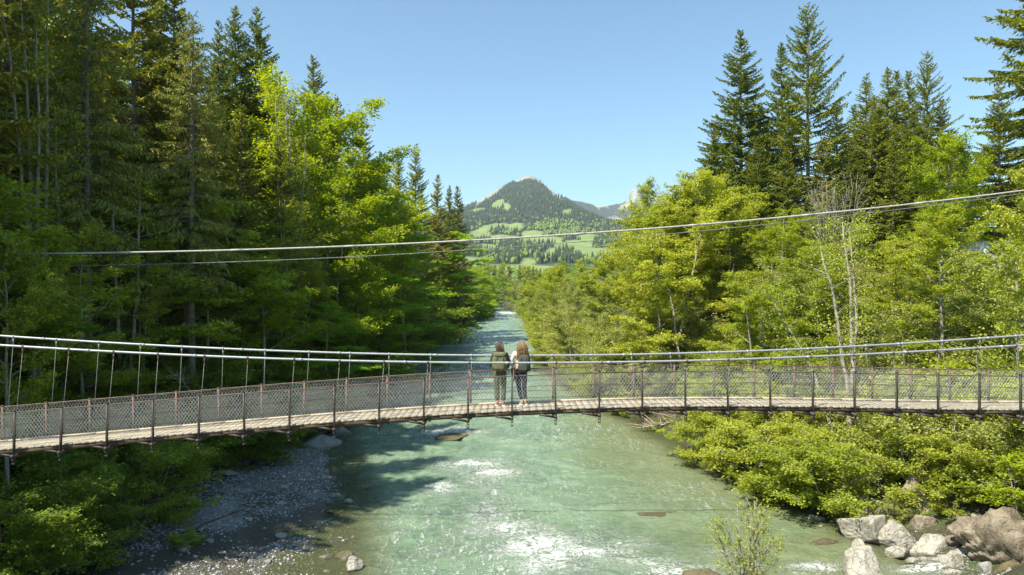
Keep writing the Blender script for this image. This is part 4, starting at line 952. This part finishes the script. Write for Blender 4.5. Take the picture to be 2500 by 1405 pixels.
for i in range(16):
    X = rr.uniform(-17, -9); Y = rr.uniform(29, 41)
    if not (0 < float(LY(Y))-X < float(BY(Y))): continue
    s = rr.uniform(.22, .5); rock(X, Y, float(H(X, Y))+s*.1, (s, s*.8, s*.5), 300+i, M_ROCKG if i % 3 else M_ROCK, 'single cobble lying on the shaded gravel bar', name='cobble', group='cobbles on the gravel bar')
for i in range(20):
    Y = rr.uniform(29.5, 36); X = float(RY(Y))+rr.uniform(-1.5, 2.2)
    s = rr.uniform(.25, .7); rock(X, Y, max(WZ, float(H(X, Y)))+s*.1, (s, s*.8, s*.6), 400+i, (M_ROCK, M_ROCKG, M_CONG)[i % 3], 'loose stone among the pale boulders of the right waterline', name='stone', group='stones among the right waterline boulders')
# white scree scar on the right hillside
for i, (a, b, s, w) in enumerate([(2376, 622, 1.0, 1.0), (2384, 645, 1.25, 1.15), (2394, 668, 1.25, 1.2), (2410, 692, 1.1, 1.2)]):
    P = px(a, b, 60); rock(P[0], P[1], P[2], (2.1*w, 1.8, 1.8*s), 500+i, M_ROCKW, 'pale rock face showing white through the trees of the right slope', name='rock_face', group='white rock face on the right slope', planes=8)
P = px(2400, 735, 61.5); rock(P[0]+.3, P[1]+1, P[2]-.6, (4.5, 3.6, 5.2), 510, M_CONG, 'brown earth and rock crag carrying the white rock face', name='crag', pits=.1)
# pebbles
n = 34000
Yp = 24+np.random.default_rng(3).random(n)**.9*36; rg_ = np.random.default_rng(4)
Xp = LY(Yp)-rg_.uniform(-1.2, 1, n)*0-rg_.random(n)*(BY(Yp)+1.5)+.9
nr = 2600; Yr = rg_.uniform(27, 40, nr); Xr = RY(Yr)+rg_.normal(.2, .7, nr); Yp = np.concatenate([Yp, Yr]); Xp = np.concatenate([Xp, Xr]); n += nr
hp = H(Xp, Yp); kp = ((hp > WZ-.03) | ((hp > WZ-.35) & (rg_.random(n) < .25))) & ((mud_d(Xp, Yp) > 1.0) | (rg_.random(n) < .12)); Xp, Yp, hp = Xp[kp], Yp[kp], hp[kp]; n = len(Xp); sz = .025+.075*rg_.random(n)**3.4
V0, T0 = I1; k = len(V0)
jit = rg_.uniform(.7, 1.2, (n, k, 3)); a = rg_.uniform(0, 6.3, n); sc3 = np.stack([sz, sz*.75, sz*.5], -1)[:, None]
Vp = V0[None]*jit*sc3; Vr = np.stack([Vp[..., 0]*np.cos(a)[:, None]-Vp[..., 1]*np.sin(a)[:, None], Vp[..., 0]*np.sin(a)[:, None]+Vp[..., 1]*np.cos(a)[:, None], Vp[..., 2]], -1)
Vr += np.stack([Xp, Yp, np.maximum(hp, WZ-.25)+sz*.2], -1)[:, None]
pm = mesh_arr('gravel', Vr.reshape(-1, 3), tris=(T0[None]+(np.arange(n)*k)[:, None, None]).reshape(-1, 3))
m, nt, out = mat('pebbles'); g = nd(nt, 'ShaderNodeNewGeometry')
principled(nt, out, i_Base_Color=ramp(nt, g.outputs['Random Per Island'], [(0, (.13, .135, .14)), (.5, (.25, .255, .25)), (.85, (.36, .355, .34)), (1, (.50, .49, .46))]), i_Roughness=.6)
pm.materials.append(m); tag(obj('gravel', pm), kind='stuff', label='grey river gravel and pebbles')

# driftwood
M_WOOD = simple('bleached_wood', (.20, .15, .10), (.45, .38, .30), 8, .85)
def twigs(pts, r0, n, L, seed, name, label, cat, origin, m=M_WOOD, rz=0):
    r = np.random.default_rng(seed); P = np.array(pts, float); mb = MB(); t = np.linspace(0, 1, len(P)); tf = np.linspace(0, 1, 10)
    Q = np.stack([np.interp(tf, t, P[:, c]) for c in range(3)], 1)+r.normal(0, .03, (10, 3)); mb.tube(Q, r0*(1-.75*tf), 7)
    for k in range(n):
        u = r.uniform(.2, 1); S = np.array([np.interp(u, tf, Q[:, c]) for c in range(3)]); d = unit(Q[-1]-Q[0])*.6+r.normal(0, .6, 3); d[2] = abs(d[2])*.7
        l = L*r.uniform(.3, 1); q = np.linspace(0, 1, 5)[:, None]; B_ = S+d*l*q+r.normal(0, .05, (5, 3))*q; mb.tube(B_, r0*.28*(1-q[:, 0])+.006, 4, cap=False)
    me = mb.mesh(name, m, True); o = obj(name, me, None, origin); return tag(o, label, cat)
def wpt(u, v, z=WZ):
    Y = F*(-z)/(v-CY); return np.array([(u-CX)/F*Y, Y, z])
a = wpt(395, 1325, WZ+.55); b = wpt(610, 1238, WZ+.5)
twigs([[0, 0, .04], (b-a)*.5+[0, 0, .06], (b-a)+[0, 0, .04]], .075, 4, .7, 5, 'driftwood_log', 'long dark driftwood log lying along the edge of the gravel bar', 'log', a, m=M_BEAM)
a = wpt(1735, 1035, WZ+.5); b = wpt(1560, 1048, WZ+.2)
twigs([[0, 0, .6], (b-a)*.5+[0, 0, .3], (b-a)+[0, 0, .05]], .16, 34, 2.4, 6, 'driftwood_branch', 'tangle of bleached dead branches reaching over the water from the right bank', 'branch', a)
P0 = px(1855, 1140, 40); P1 = px(1885, 1050, 40)
twigs([[0, 0, 0], (P1-P0)*.5, P1-P0], .07, 8, 1.3, 8, 'dead_branch', 'broken bare brown branch standing up from the overhanging bushes on the right', 'branch', P0)
P0 = px(470, 960, 40); P1 = px(430, 915, 40)
twigs([[0, 0, 0], (P1-P0)*.6, P1-P0], .03, 22, 1.0, 9, 'dead_branch', 'bleached spruce branch tip sticking out behind the netting on the left', 'branch', P0)
P0 = px(20, 1235, 27); P1 = px(122, 1345, 27)
twigs([[0, 0, 0], (P1-P0)*.6+[.1, 0, .5], P1-P0], .05, 7, 1.2, 10, 'dead_branch', 'curved pale dead branch in the shrubs at the lower left', 'branch', P0)
# lone twiggy willow bush at the bottom
K['twiggy'] = [broad(101, 3.8, 1.0, 9, .25, 6, 5, 2300, .085, .1, .12, 1.0, .028, spread=.24, bark=BARK_PALE, leafm=L_ALDER, elev=(35, 70), lean=-.12)]
HT['twiggy'] = 3.8; INFO['twiggy'] = ('willow_shrub', 'shrub')
plant('twiggy', 9.0, 25.6, 3.9, 'lone twiggy willow bush rising from the bottom edge in front of the water', z=WZ-.1, rz=.3, wide=1.0)
P = wpt(450, 1330, WZ+.4); plant('sshrub', P[0], P[1], .8, 'tiny green bush growing alone on the gravel bar', wide=1.2)
# foliage that hides the ends of the overhead cables
plant('alder', 22.6, 29, 15.5, 'leafy alder at the right edge whose crown swallows the overhead cables', var=0, wide=.6)
plant('alder', -20.6, 28.0, 13, 'leafy alder at the left edge whose crown swallows the overhead cables', var=0, wide=.8)
top_at('shade', -60, 560, 33, 'dense green tree at the left edge above the bridge cables', var=0)
for (a, b, c_, vv, lb) in ((1760, 1010, 42, 0, 'bright green bush, first of the bushes overhanging the river under the bridge'), (1850, 1030, 38.5, 1, 'bush in the middle of those overhanging the river below the bridge'), (1960, 1060, 36.5, 0, 'lowest of the bushes overhanging the river, its tip touching the water')):
    P = px(a, b, c_); x = float(RY(c_))+.3
    plant('shrub', x, c_, 3.9, lb, var=vv, wide=1.35)

for (Yb, o_, h_) in ((44.5, .6, 3.6), (47.5, .5, 3.4), (46, 2.8, 4), (50, 3, 4)):
    plant('shrub', float(RY(Yb))+o_, Yb, h_, 'low bush hiding the muddy bank upstream of the overhanging bushes', 'low bushes on the muddy bank of the right shore', wide=1.3)
# ------------------------------------------------------------------ people
def skin(name, nodes, edges, m, sub=2, root=0):
    me = bpy.data.meshes.new(name); me.from_pydata([n[0] for n in nodes], edges, [])
    bm = bmesh.new(); bm.from_mesh(me); L = bm.verts.layers.skin.verify(); bm.verts.ensure_lookup_table()
    for v, n_ in zip(bm.verts, nodes):
        r = n_[1]; v[L].radius = (r, r) if not isinstance(r, tuple) else r; v[L].use_root = (v.index == root)
    bm.to_mesh(me); bm.free()
    o = bpy.data.objects.new(name, me); C.objects.link(o)
    s = o.modifiers.new('Skin', 'SKIN'); s.use_smooth_shade = True
    u = o.modifiers.new('Sub', 'SUBSURF'); u.levels = sub; u.render_levels = sub
    dg = bpy.context.evaluated_depsgraph_get(); dg.update()
    res = bpy.data.meshes.new_from_object(o.evaluated_get(dg)); res.name = name
    bpy.data.objects.remove(o); bpy.data.meshes.remove(me)
    res.materials.clear(); res.materials.append(m); return res
def superell(c, r, e=.45, n=20, wr=.02, seed=0):
    th, ph = np.meshgrid(np.linspace(-PI/2, PI/2, n), np.linspace(0, 2*PI, n*2, endpoint=False), indexing='ij')
    f = lambda a, p: np.sign(a)*np.abs(a)**p
    V = np.stack([f(np.cos(th), e)*f(np.cos(ph), e)*r[0], f(np.cos(th), e)*f(np.sin(ph), e)*r[1], f(np.sin(th), e)*r[2]], -1).reshape(-1, 3)
    V = V*(1+wr*4*n3(V/np.max(r), 3, 3, seed)[:, None])+np.asarray(c)
    m_ = n*2; i, j = np.meshgrid(np.arange(n-1), np.arange(m_), indexing='ij')
    return V, np.stack([i*m_+j, i*m_+(j+1) % m_, (i+1)*m_+(j+1) % m_, (i+1)*m_+j], -1).reshape(-1, 4)
M_SKIN = simple('skin', (.50, .30, .21), (.58, .36, .26), 12, .5, bs=.05)
def person(loc, rz, label, o):
    e = empty('person', loc, rz, label, 'person')
    hs = o['h']; hd = o['head']      # head yaw, positive to the left
    ch, sh = math.cos(hd), math.sin(hd)
    def HR(x, y, z): return (x*ch-y*sh, x*sh+y*ch+.01, z)
    N = [((0, 0, .93), (.135, .10)), ((0, .005, 1.06), (.115, .085)), ((0, 0, 1.22), (.135, .095)), ((0, 0, 1.34), (.13, .085)), ((0, .005, 1.42), .052), ((0, .01, 1.47), .047),
         (HR(0, .015, 1.53), (.066, .078)), (HR(0, .0, 1.585), (.074, .09)), (HR(0, -.005, 1.635), (.055, .065))]
    E = [(0, 1), (1, 2), (2, 3), (3, 4), (4, 5), (5, 6), (6, 7), (7, 8)]
    N.append((HR(0, .105, 1.555), .014)); E.append((6, 9))          # nose
    N.append((HR(.078, .0, 1.565), .014)); E.append((7, 10)); N.append((HR(-.078, .0, 1.565), .014)); E.append((7, 11))   # ears
    arms = {}
    for s, (el, wr) in ((-1, o['arms'][0]), (1, o['arms'][1])):
        b = len(N); sx = s*.165
        N += [((sx, 0, 1.345), .052), (el, .040), (wr, .027)]
        E += [(3, b), (b, b+1), (b+1, b+2)]
        d = unit(np.array(wr)-np.array(el)); fwd = unit(d*.55+np.array([0, .5, -.35])); side = unit(np.cross(fwd, [0, 0, 1.]))
        pc = np.array(wr)+fwd*.045; N.append((tuple(pc), (.036, .018))); E.append((b+2, b+3)); pe = pc+fwd*.03; N.append((tuple(pe), (.036, .015))); E.append((b+3, b+4))
        for k in range(4):      # four fingers, bent over the rail
            off = side*(k-1.5)*.019; l = (.030, .036, .034, .026)[k]; f0 = len(N)
            p1 = pe+off+fwd*.018; p2 = p1+fwd*l; p3 = p2+unit(fwd+np.array([0, 0, -1.1]))*l*.8
            N += [(tuple(p1), .0088), (tuple(p2), .0080), (tuple(p3), .0070)]; E += [(b+4, f0), (f0, f0+1), (f0+1, f0+2)]
        t0_ = len(N); tp = pc-side*s*.034-fwd*.01; N += [(tuple(tp), .010), (tuple(tp+fwd*.03-side*s*.012+np.array([0, 0, -.012])), .008)]; E += [(b+3, t0_), (t0_, t0_+1)]
        arms[s] = ((sx, 0, 1.345), el, wr)
    for s, leg in ((-1, o['legs'][0]), (1, o['legs'][1])):
        b = len(N); N += [((s*.085, 0, .86), .082), (leg[0], .052), (leg[1], .034), (tuple(np.array(leg[1])+[s*.02, .10, -.045]), .026)]; E += [(0, b), (b, b+1), (b+1, b+2), (b+2, b+3)]
    obj('body', skin('body', N, E, M_SKIN), e)
    # trousers
    P = [((0, 0, .98), (.150, .115)), ((0, 0, .90), (.160, .125))]; Ed = [(0, 1)]; a = o['legr']
    for s, leg in ((-1, o['legs'][0]), (1, o['legs'][1])):
        b = len(P); k = np.array(leg[0]); an = np.array(leg[1])
        P += [((s*.088, 0, .82), a[0]), (tuple((np.array([s*.09, 0, .82])+k)/2), a[1]), (tuple(k), a[2]), (tuple((k+an)/2+[0, -.008, 0]), a[3]), (tuple(an+[0, 0, .04]), a[4])]
        Ed += [(1, b), (b, b+1), (b+1, b+2), (b+2, b+3), (b+3, b+4)]
    obj('trousers', skin('trousers', P, Ed, o['m_leg']), e)
    # top
    P = [((0, 0, .985), (.150, .112)), ((0, 0, 1.10), (.135, .105)), ((0, 0, 1.24), (.155, .115)), ((0, 0, 1.355), (.125, .095)), ((0, 0, 1.41), .058)]; Ed = [(0, 1), (1, 2), (2, 3), (3, 4)]
    for s in (-1, 1):
        A_ = arms[s]; b = len(P); e1 = np.array(A_[1]); w1 = np.array(A_[2])
        P += [(A_[0], .070), (tuple((np.array(A_[0])+e1)/2), .060), (tuple(e1), .054), (tuple(e1+(w1-e1)*.85), .038)]; Ed += [(3, b), (b, b+1), (b+1, b+2), (b+2, b+3)]
    obj('jacket' if o['jacket'] else 'shirt', skin('top', P, Ed, o['m_top']), e)
    # shoes
    for s, leg in ((-1, o['legs'][0]), (1, o['legs'][1])):
        an = np.array(leg[1]); fd = unit(np.array([s*.25, 1, 0.])); f0 = an*[1, 1, 0]+[0, 0, .0]
        me = skin('shoe', [(tuple(an+[0, -.01, .06]), .050), (tuple(f0-fd*.035+[0, 0, .055]), (.045, .042)), (tuple(f0+fd*.08+[0, 0, .045]), (.042, .034)), (tuple(f0+fd*.16+[0, 0, .035]), (.036, .026))], [(0, 1), (1, 2), (2, 3)], o['m_shoe'])
        sh_ = obj('shoe', me, e); mb = MB(); V, Q = superell(tuple(f0+fd*.06+[0, 0, .012]), (.05, .135, .013), .5, 8, 0); mb.add(V, Q); mb.build('sole', o['m_sole'], sh_)
    # hair
    r = np.random.default_rng(o['seed']); mb = MB()
    th = np.linspace(-.15, PI/2, 12); ph = np.linspace(0, 2*PI, 28, endpoint=False); T_, P_ = np.meshgrid(th, ph, indexing='ij')
    face = np.exp(-((P_-PI/2)/.75)**2)*(T_ < .55)
    R_ = .97-.35*face
    hv = np.stack([np.cos(T_)*np.cos(P_)*.096*R_, np.cos(T_)*np.sin(P_)*.112*R_-.012, 1.578+np.sin(T_)*.098], -1).reshape(-1, 3)
    hv = np.array([HR(*v) for v in hv]); i, j = np.meshgrid(np.arange(11), np.arange(28), indexing='ij')
    mb.add(hv, np.stack([i*28+j, i*28+(j+1) % 28, (i+1)*28+(j+1) % 28, (i+1)*28+j], -1).reshape(-1, 4))
    for k in range(o['strands']):
        p = r.uniform(PI+.0-.35, 2*PI+.35); z0 = r.uniform(1.55, 1.67); rr_ = math.sqrt(max(.05, 1-((z0-1.578)/.1)**2))
        s0 = np.array(HR(math.cos(p)*.097*rr_, math.sin(p)*.112*rr_-.012, z0))
        q = np.linspace(0, 1, 14); L = o['hlen']*r.uniform(.75, 1.05)
        s1 = np.array([s0[0]*o['hw']*r.uniform(.9, 1.2)+r.normal(0, .02)+o['hoff'][0], s0[1]*1.0-.055+r.normal(0, .03)+o['hoff'][1], 1.50])
        s2 = s1+[r.normal(0, .025), r.normal(0, .02)-.01, -L]
        Pq = ((1-q)**2)[:, None]*s0+(2*q*(1-q))[:, None]*(s1+[0, 0, .05])+(q**2)[:, None]*s2
        c = o['curl']*np.clip(q*3, 0, 1); f = r.uniform(18, 26); a0 = r.uniform(0, 6.28)
        Pq[:, 0] += c*np.cos(a0+f*q); Pq[:, 1] += c*np.sin(a0+f*q)
        mb.tube(Pq, o['hr']*(1-.6*q), 4, cap=False)
    mb.build('hair', o['m_hair'], e, True)
    # face
    mb = MB()
    for s in (-1, 1): V, Q = superell(HR(s*.032, .082, 1.585), (.011, .008, .007), .9, 8, 0); mb.add(V, Q)
    mb.build('eyes', M_DARK, e)
    mb = MB(); V, Q = superell(HR(0, .085, 1.520), (.022, .008, .006), .9, 8, 0); mb.add(V, Q); mb.build('mouth', simple('lips', (.45, .15, .13), (.5, .18, .15)), e)
    return e
def pack(e_loc, rz, label, w, d, h, m, m2, lid=True):
    e = empty('backpack', e_loc, rz, label, 'backpack'); mb = MB(); V, Q = superell((0, 0, h/2), (w/2, d/2, h/2), .5, 22, .035, 3); V[:, 0] *= .86+.20*np.sin(np.clip(V[:, 2]/h, 0, 1)*PI); mb.add(V, Q); mb.build('main_bag', m, e, True)
    if lid:
        mb = MB(); V, Q = superell((0, -.01, h*.93), (w*.46, d*.52, h*.13), .55, 16, .04, 5); mb.add(V, Q); mb.build('lid', m, e, True)
    mb = MB(); V, Q = superell((0, -d*.46, h*.36), (w*.34, d*.16, h*.24), .5, 16, .04, 7); mb.add(V, Q); mb.build('front_pocket', m, e, True)
    for s in (-1, 1):
        mb = MB(); V, Q = superell((s*w*.47, 0, h*.25), (w*.09, d*.30, h*.17), .6, 12, .04, 9); mb.add(V, Q); mb.build('side_pocket', m2, e, True)
        mb = MB(); t = np.linspace(0, 1, 9); mb.tube(np.stack([s*(w*.26+.03*np.sin(t*PI)), d*.42+.235*np.sin(t*PI)**.8, h*.88-h*.72*t+.07*np.sin(t*PI)], 1), .016, 5); mb.build('strap', m2, e, True)
        mb = MB(); mb.bar((s*w*.22, -d*.54, h*.12), (s*w*.22, -d*.56, h*.84), .018, .012); mb.build('buckle_strap', m2, e)
    mb = MB(); t = np.linspace(0, PI, 7); mb.tube(np.stack([.04*np.cos(t), np.full(7, d*.35), h*1.0+.045*np.sin(t)], 1), .008, 5); mb.build('handle', m2, e, True)
    return e
F_OL = simple('olive_fabric', (.085, .09, .040), (.16, .16, .075), 10, .9, bs=.5, bd=.02)
F_OLP = simple('olive_trousers', (.050, .058, .026), (.095, .105, .052), 7, .9, bs=.7, bd=.03)
F_JK = simple('charcoal_jacket', (.025, .03, .025), (.06, .065, .05), 8, .9, bs=.5, bd=.02)
F_DK = simple('dark_grey_fabric', (.030, .036, .028), (.070, .078, .062), 9, .9, bs=.5, bd=.02)
F_BL = simple('black_webbing', (.02, .02, .02), (.05, .05, .045), 9, .8)
F_JN = simple('navy_denim', (.006, .008, .020), (.018, .024, .045), 9, .9, bs=.5, bd=.02)
F_WH = simple('pale_pink_blouse', (.62, .50, .43), (.80, .72, .66), 6, .9, bs=.6, bd=.02)
F_BR = simple('brown_leather', (.12, .055, .035), (.24, .12, .08), 7, .7, bs=.5, bd=.02)
F_RD = simple('red_trainers', (.20, .06, .05), (.38, .20, .16), 20, .8)
F_SO = simple('white_rubber', (.60, .58, .54), (.75, .73, .70), 9, .7)
F_TN = simple('tan_suede', (.28, .20, .12), (.42, .32, .21), 9, .9)
H_BR = simple('brown_hair', (.020, .010, .006), (.095, .044, .020), 18, .45, bs=.6, bd=.01, stretch=(4, 4, 1), spec=.6)
H_GD = simple('golden_curly_hair', (.085, .045, .015), (.29, .175, .065), 22, .5, bs=.6, bd=.01, stretch=(2, 2, 1.5), spec=.6)
X1, X2 = -.315, .235
p1 = (X1, float(Yfar(X1))-.34, float(ZD(X1))+.003); p2 = (X2, float(Yfar(X2))-.33, float(ZD(X2))+.003)
person(p1, 0, 'woman with dark brown hair and olive trousers, seen from behind, left one on the bridge',
       dict(h=1.66, head=-1.0, arms=(((-.235, .02, 1.12), (-.19, .24, .955)), ((.235, .02, 1.12), (.19, .24, .955))), legs=(((-.085, .02, .47), (-.065, -.01, .09)), ((.09, .02, .47), (.085, -.005, .09))),
            legr=(.098, .092, .080, .076, .058), m_leg=F_OLP, m_top=F_JK, jacket=True, m_shoe=F_RD, m_sole=F_SO, seed=3, strands=170, hlen=.30, hw=1.05, hoff=(.055, -.01), curl=.006, hr=.008, m_hair=H_BR))
pack((p1[0], p1[1]-.235, p1[2]+.93), 0, 'large olive hiking backpack with a lid, on the back of the left woman', .37, .23, .47, F_OL, F_OLP)
e2 = person(p2, 0, 'woman with long golden curls, pale blouse and navy jeans, right one on the bridge',
       dict(h=1.66, head=.7, arms=(((-.25, .03, 1.13), (-.20, .24, .955)), ((.235, .02, 1.12), (.18, .24, .955))), legs=(((-.055, .03, .47), (.02, -.03, .09)), ((.085, .03, .47), (.12, .03, .09))),
            legr=(.098, .086, .062, .060, .046), m_leg=F_JN, m_top=F_WH, jacket=False, m_shoe=F_TN, m_sole=F_SO, seed=5, strands=260, hlen=.33, hw=1.25, hoff=(.02, -.02), curl=.017, hr=.0085, m_hair=H_GD))
mb = MB(); t = np.linspace(0, 2*PI, 25); mb.tube(np.stack([.165*np.cos(t), .125*np.sin(t), .965+.012*np.sin(3*t)], 1), .028, 8, cap=False)
for k, (a_, l) in enumerate(((-2.9, .42), (-2.6, .38), (2.9, .45), (2.6, .3))):
    q = np.linspace(0, 1, 7); mb.tube(np.stack([.175*math.cos(a_)-.03*q, .13*math.sin(a_)-.01*q, .97-l*q*.8], 1), .045*(1-.3*q), 7)
mb.build('tied_jacket', F_BR, e2, True)
pack((p2[0]+.085, p2[1]-.215, p2[2]+.87), -.25, 'dark grey backpack worn over one shoulder of the right woman', .29, .20, .47, F_DK, F_BL, lid=False)

# ------------------------------------------------------------------ chalets far up the valley
M_CW = simple('chalet_wall', (.42, .34, .26), (.60, .50, .40), .5, .9); M_CR = simple('chalet_roof', (.16, .10, .08), (.28, .20, .17), .5, .9); M_CB = simple('chalet_plaster', (.65, .62, .56), (.78, .75, .70), .5, .9)
def on_slope(u, v):
    best = None
    for Y in np.arange(1100, 3900, 4.):
        x = (u-CX)/F*Y; z = float(MH(x, Y))
        if CY-F*z/Y <= v: return x, Y, z
    return x, Y, z
def chalet(u, v, s, rz, label):
    x, y, z = on_slope(u, v); e = empty('chalet', (x, y, z-1), rz, label, 'house')
    mb = MB(); mb.box((0, 0, 3*s), (7*s, 5*s, 3*s)); w_ = mb.build('wall', M_CB, e)
    mb = MB(); mb.box((0, 0, 6.9*s), (7.1*s, 5.1*s, .9*s)); w2 = mb.build('upper_wall', M_CW, e)
    mb = MB(); mb.add([(-8*s, -6.4*s, 7.2*s), (8*s, -6.4*s, 7.2*s), (8*s, 6.4*s, 7.2*s), (-8*s, 6.4*s, 7.2*s), (-8*s, 0, 10.4*s), (8*s, 0, 10.4*s)], [[0, 1, 5, 4], [2, 3, 4, 5], [0, 3, 2, 1]], [[0, 4, 3], [1, 2, 5]]); mb.build('roof', M_CR, e)
    for k in (-1, 0, 1):
        mb = MB(); mb.box((k*4*s, -5.05*s, 3.4*s), (.8*s, .08, 1*s)); mb.build('window', M_DARK, e)
chalet(1216, 598, .95, .2, 'pale chalet with brown roof on the meadow, left of the two distant farmhouses')
chalet(1307, 600, 1.0, -.3, 'wide chalet with dark roof in the middle of the distant meadow')
chalet(1332, 602, .6, .5, 'small hut right of the wide distant chalet')
chalet(1188, 571, .5, .1, 'tiny barn on the upper distant meadow')

# ------------------------------------------------------------------ haze
mb = MB(); mb.box((0, 3200, 480), (4250, 4150, 505)); o = mb.build('haze', None)
m, nt, out = mat('haze'); v = nd(nt, 'ShaderNodeVolumePrincipled'); v.inputs['Color'].default_value = (.72, .84, 1, 1); v.inputs['Density'].default_value = 7e-5; v.inputs['Anisotropy'].default_value = .2
nt.links.new(v.outputs[0], out.inputs['Volume']); o.data.materials.append(m); tag(o, 'thin blue air haze over the valley', kind='stuff')
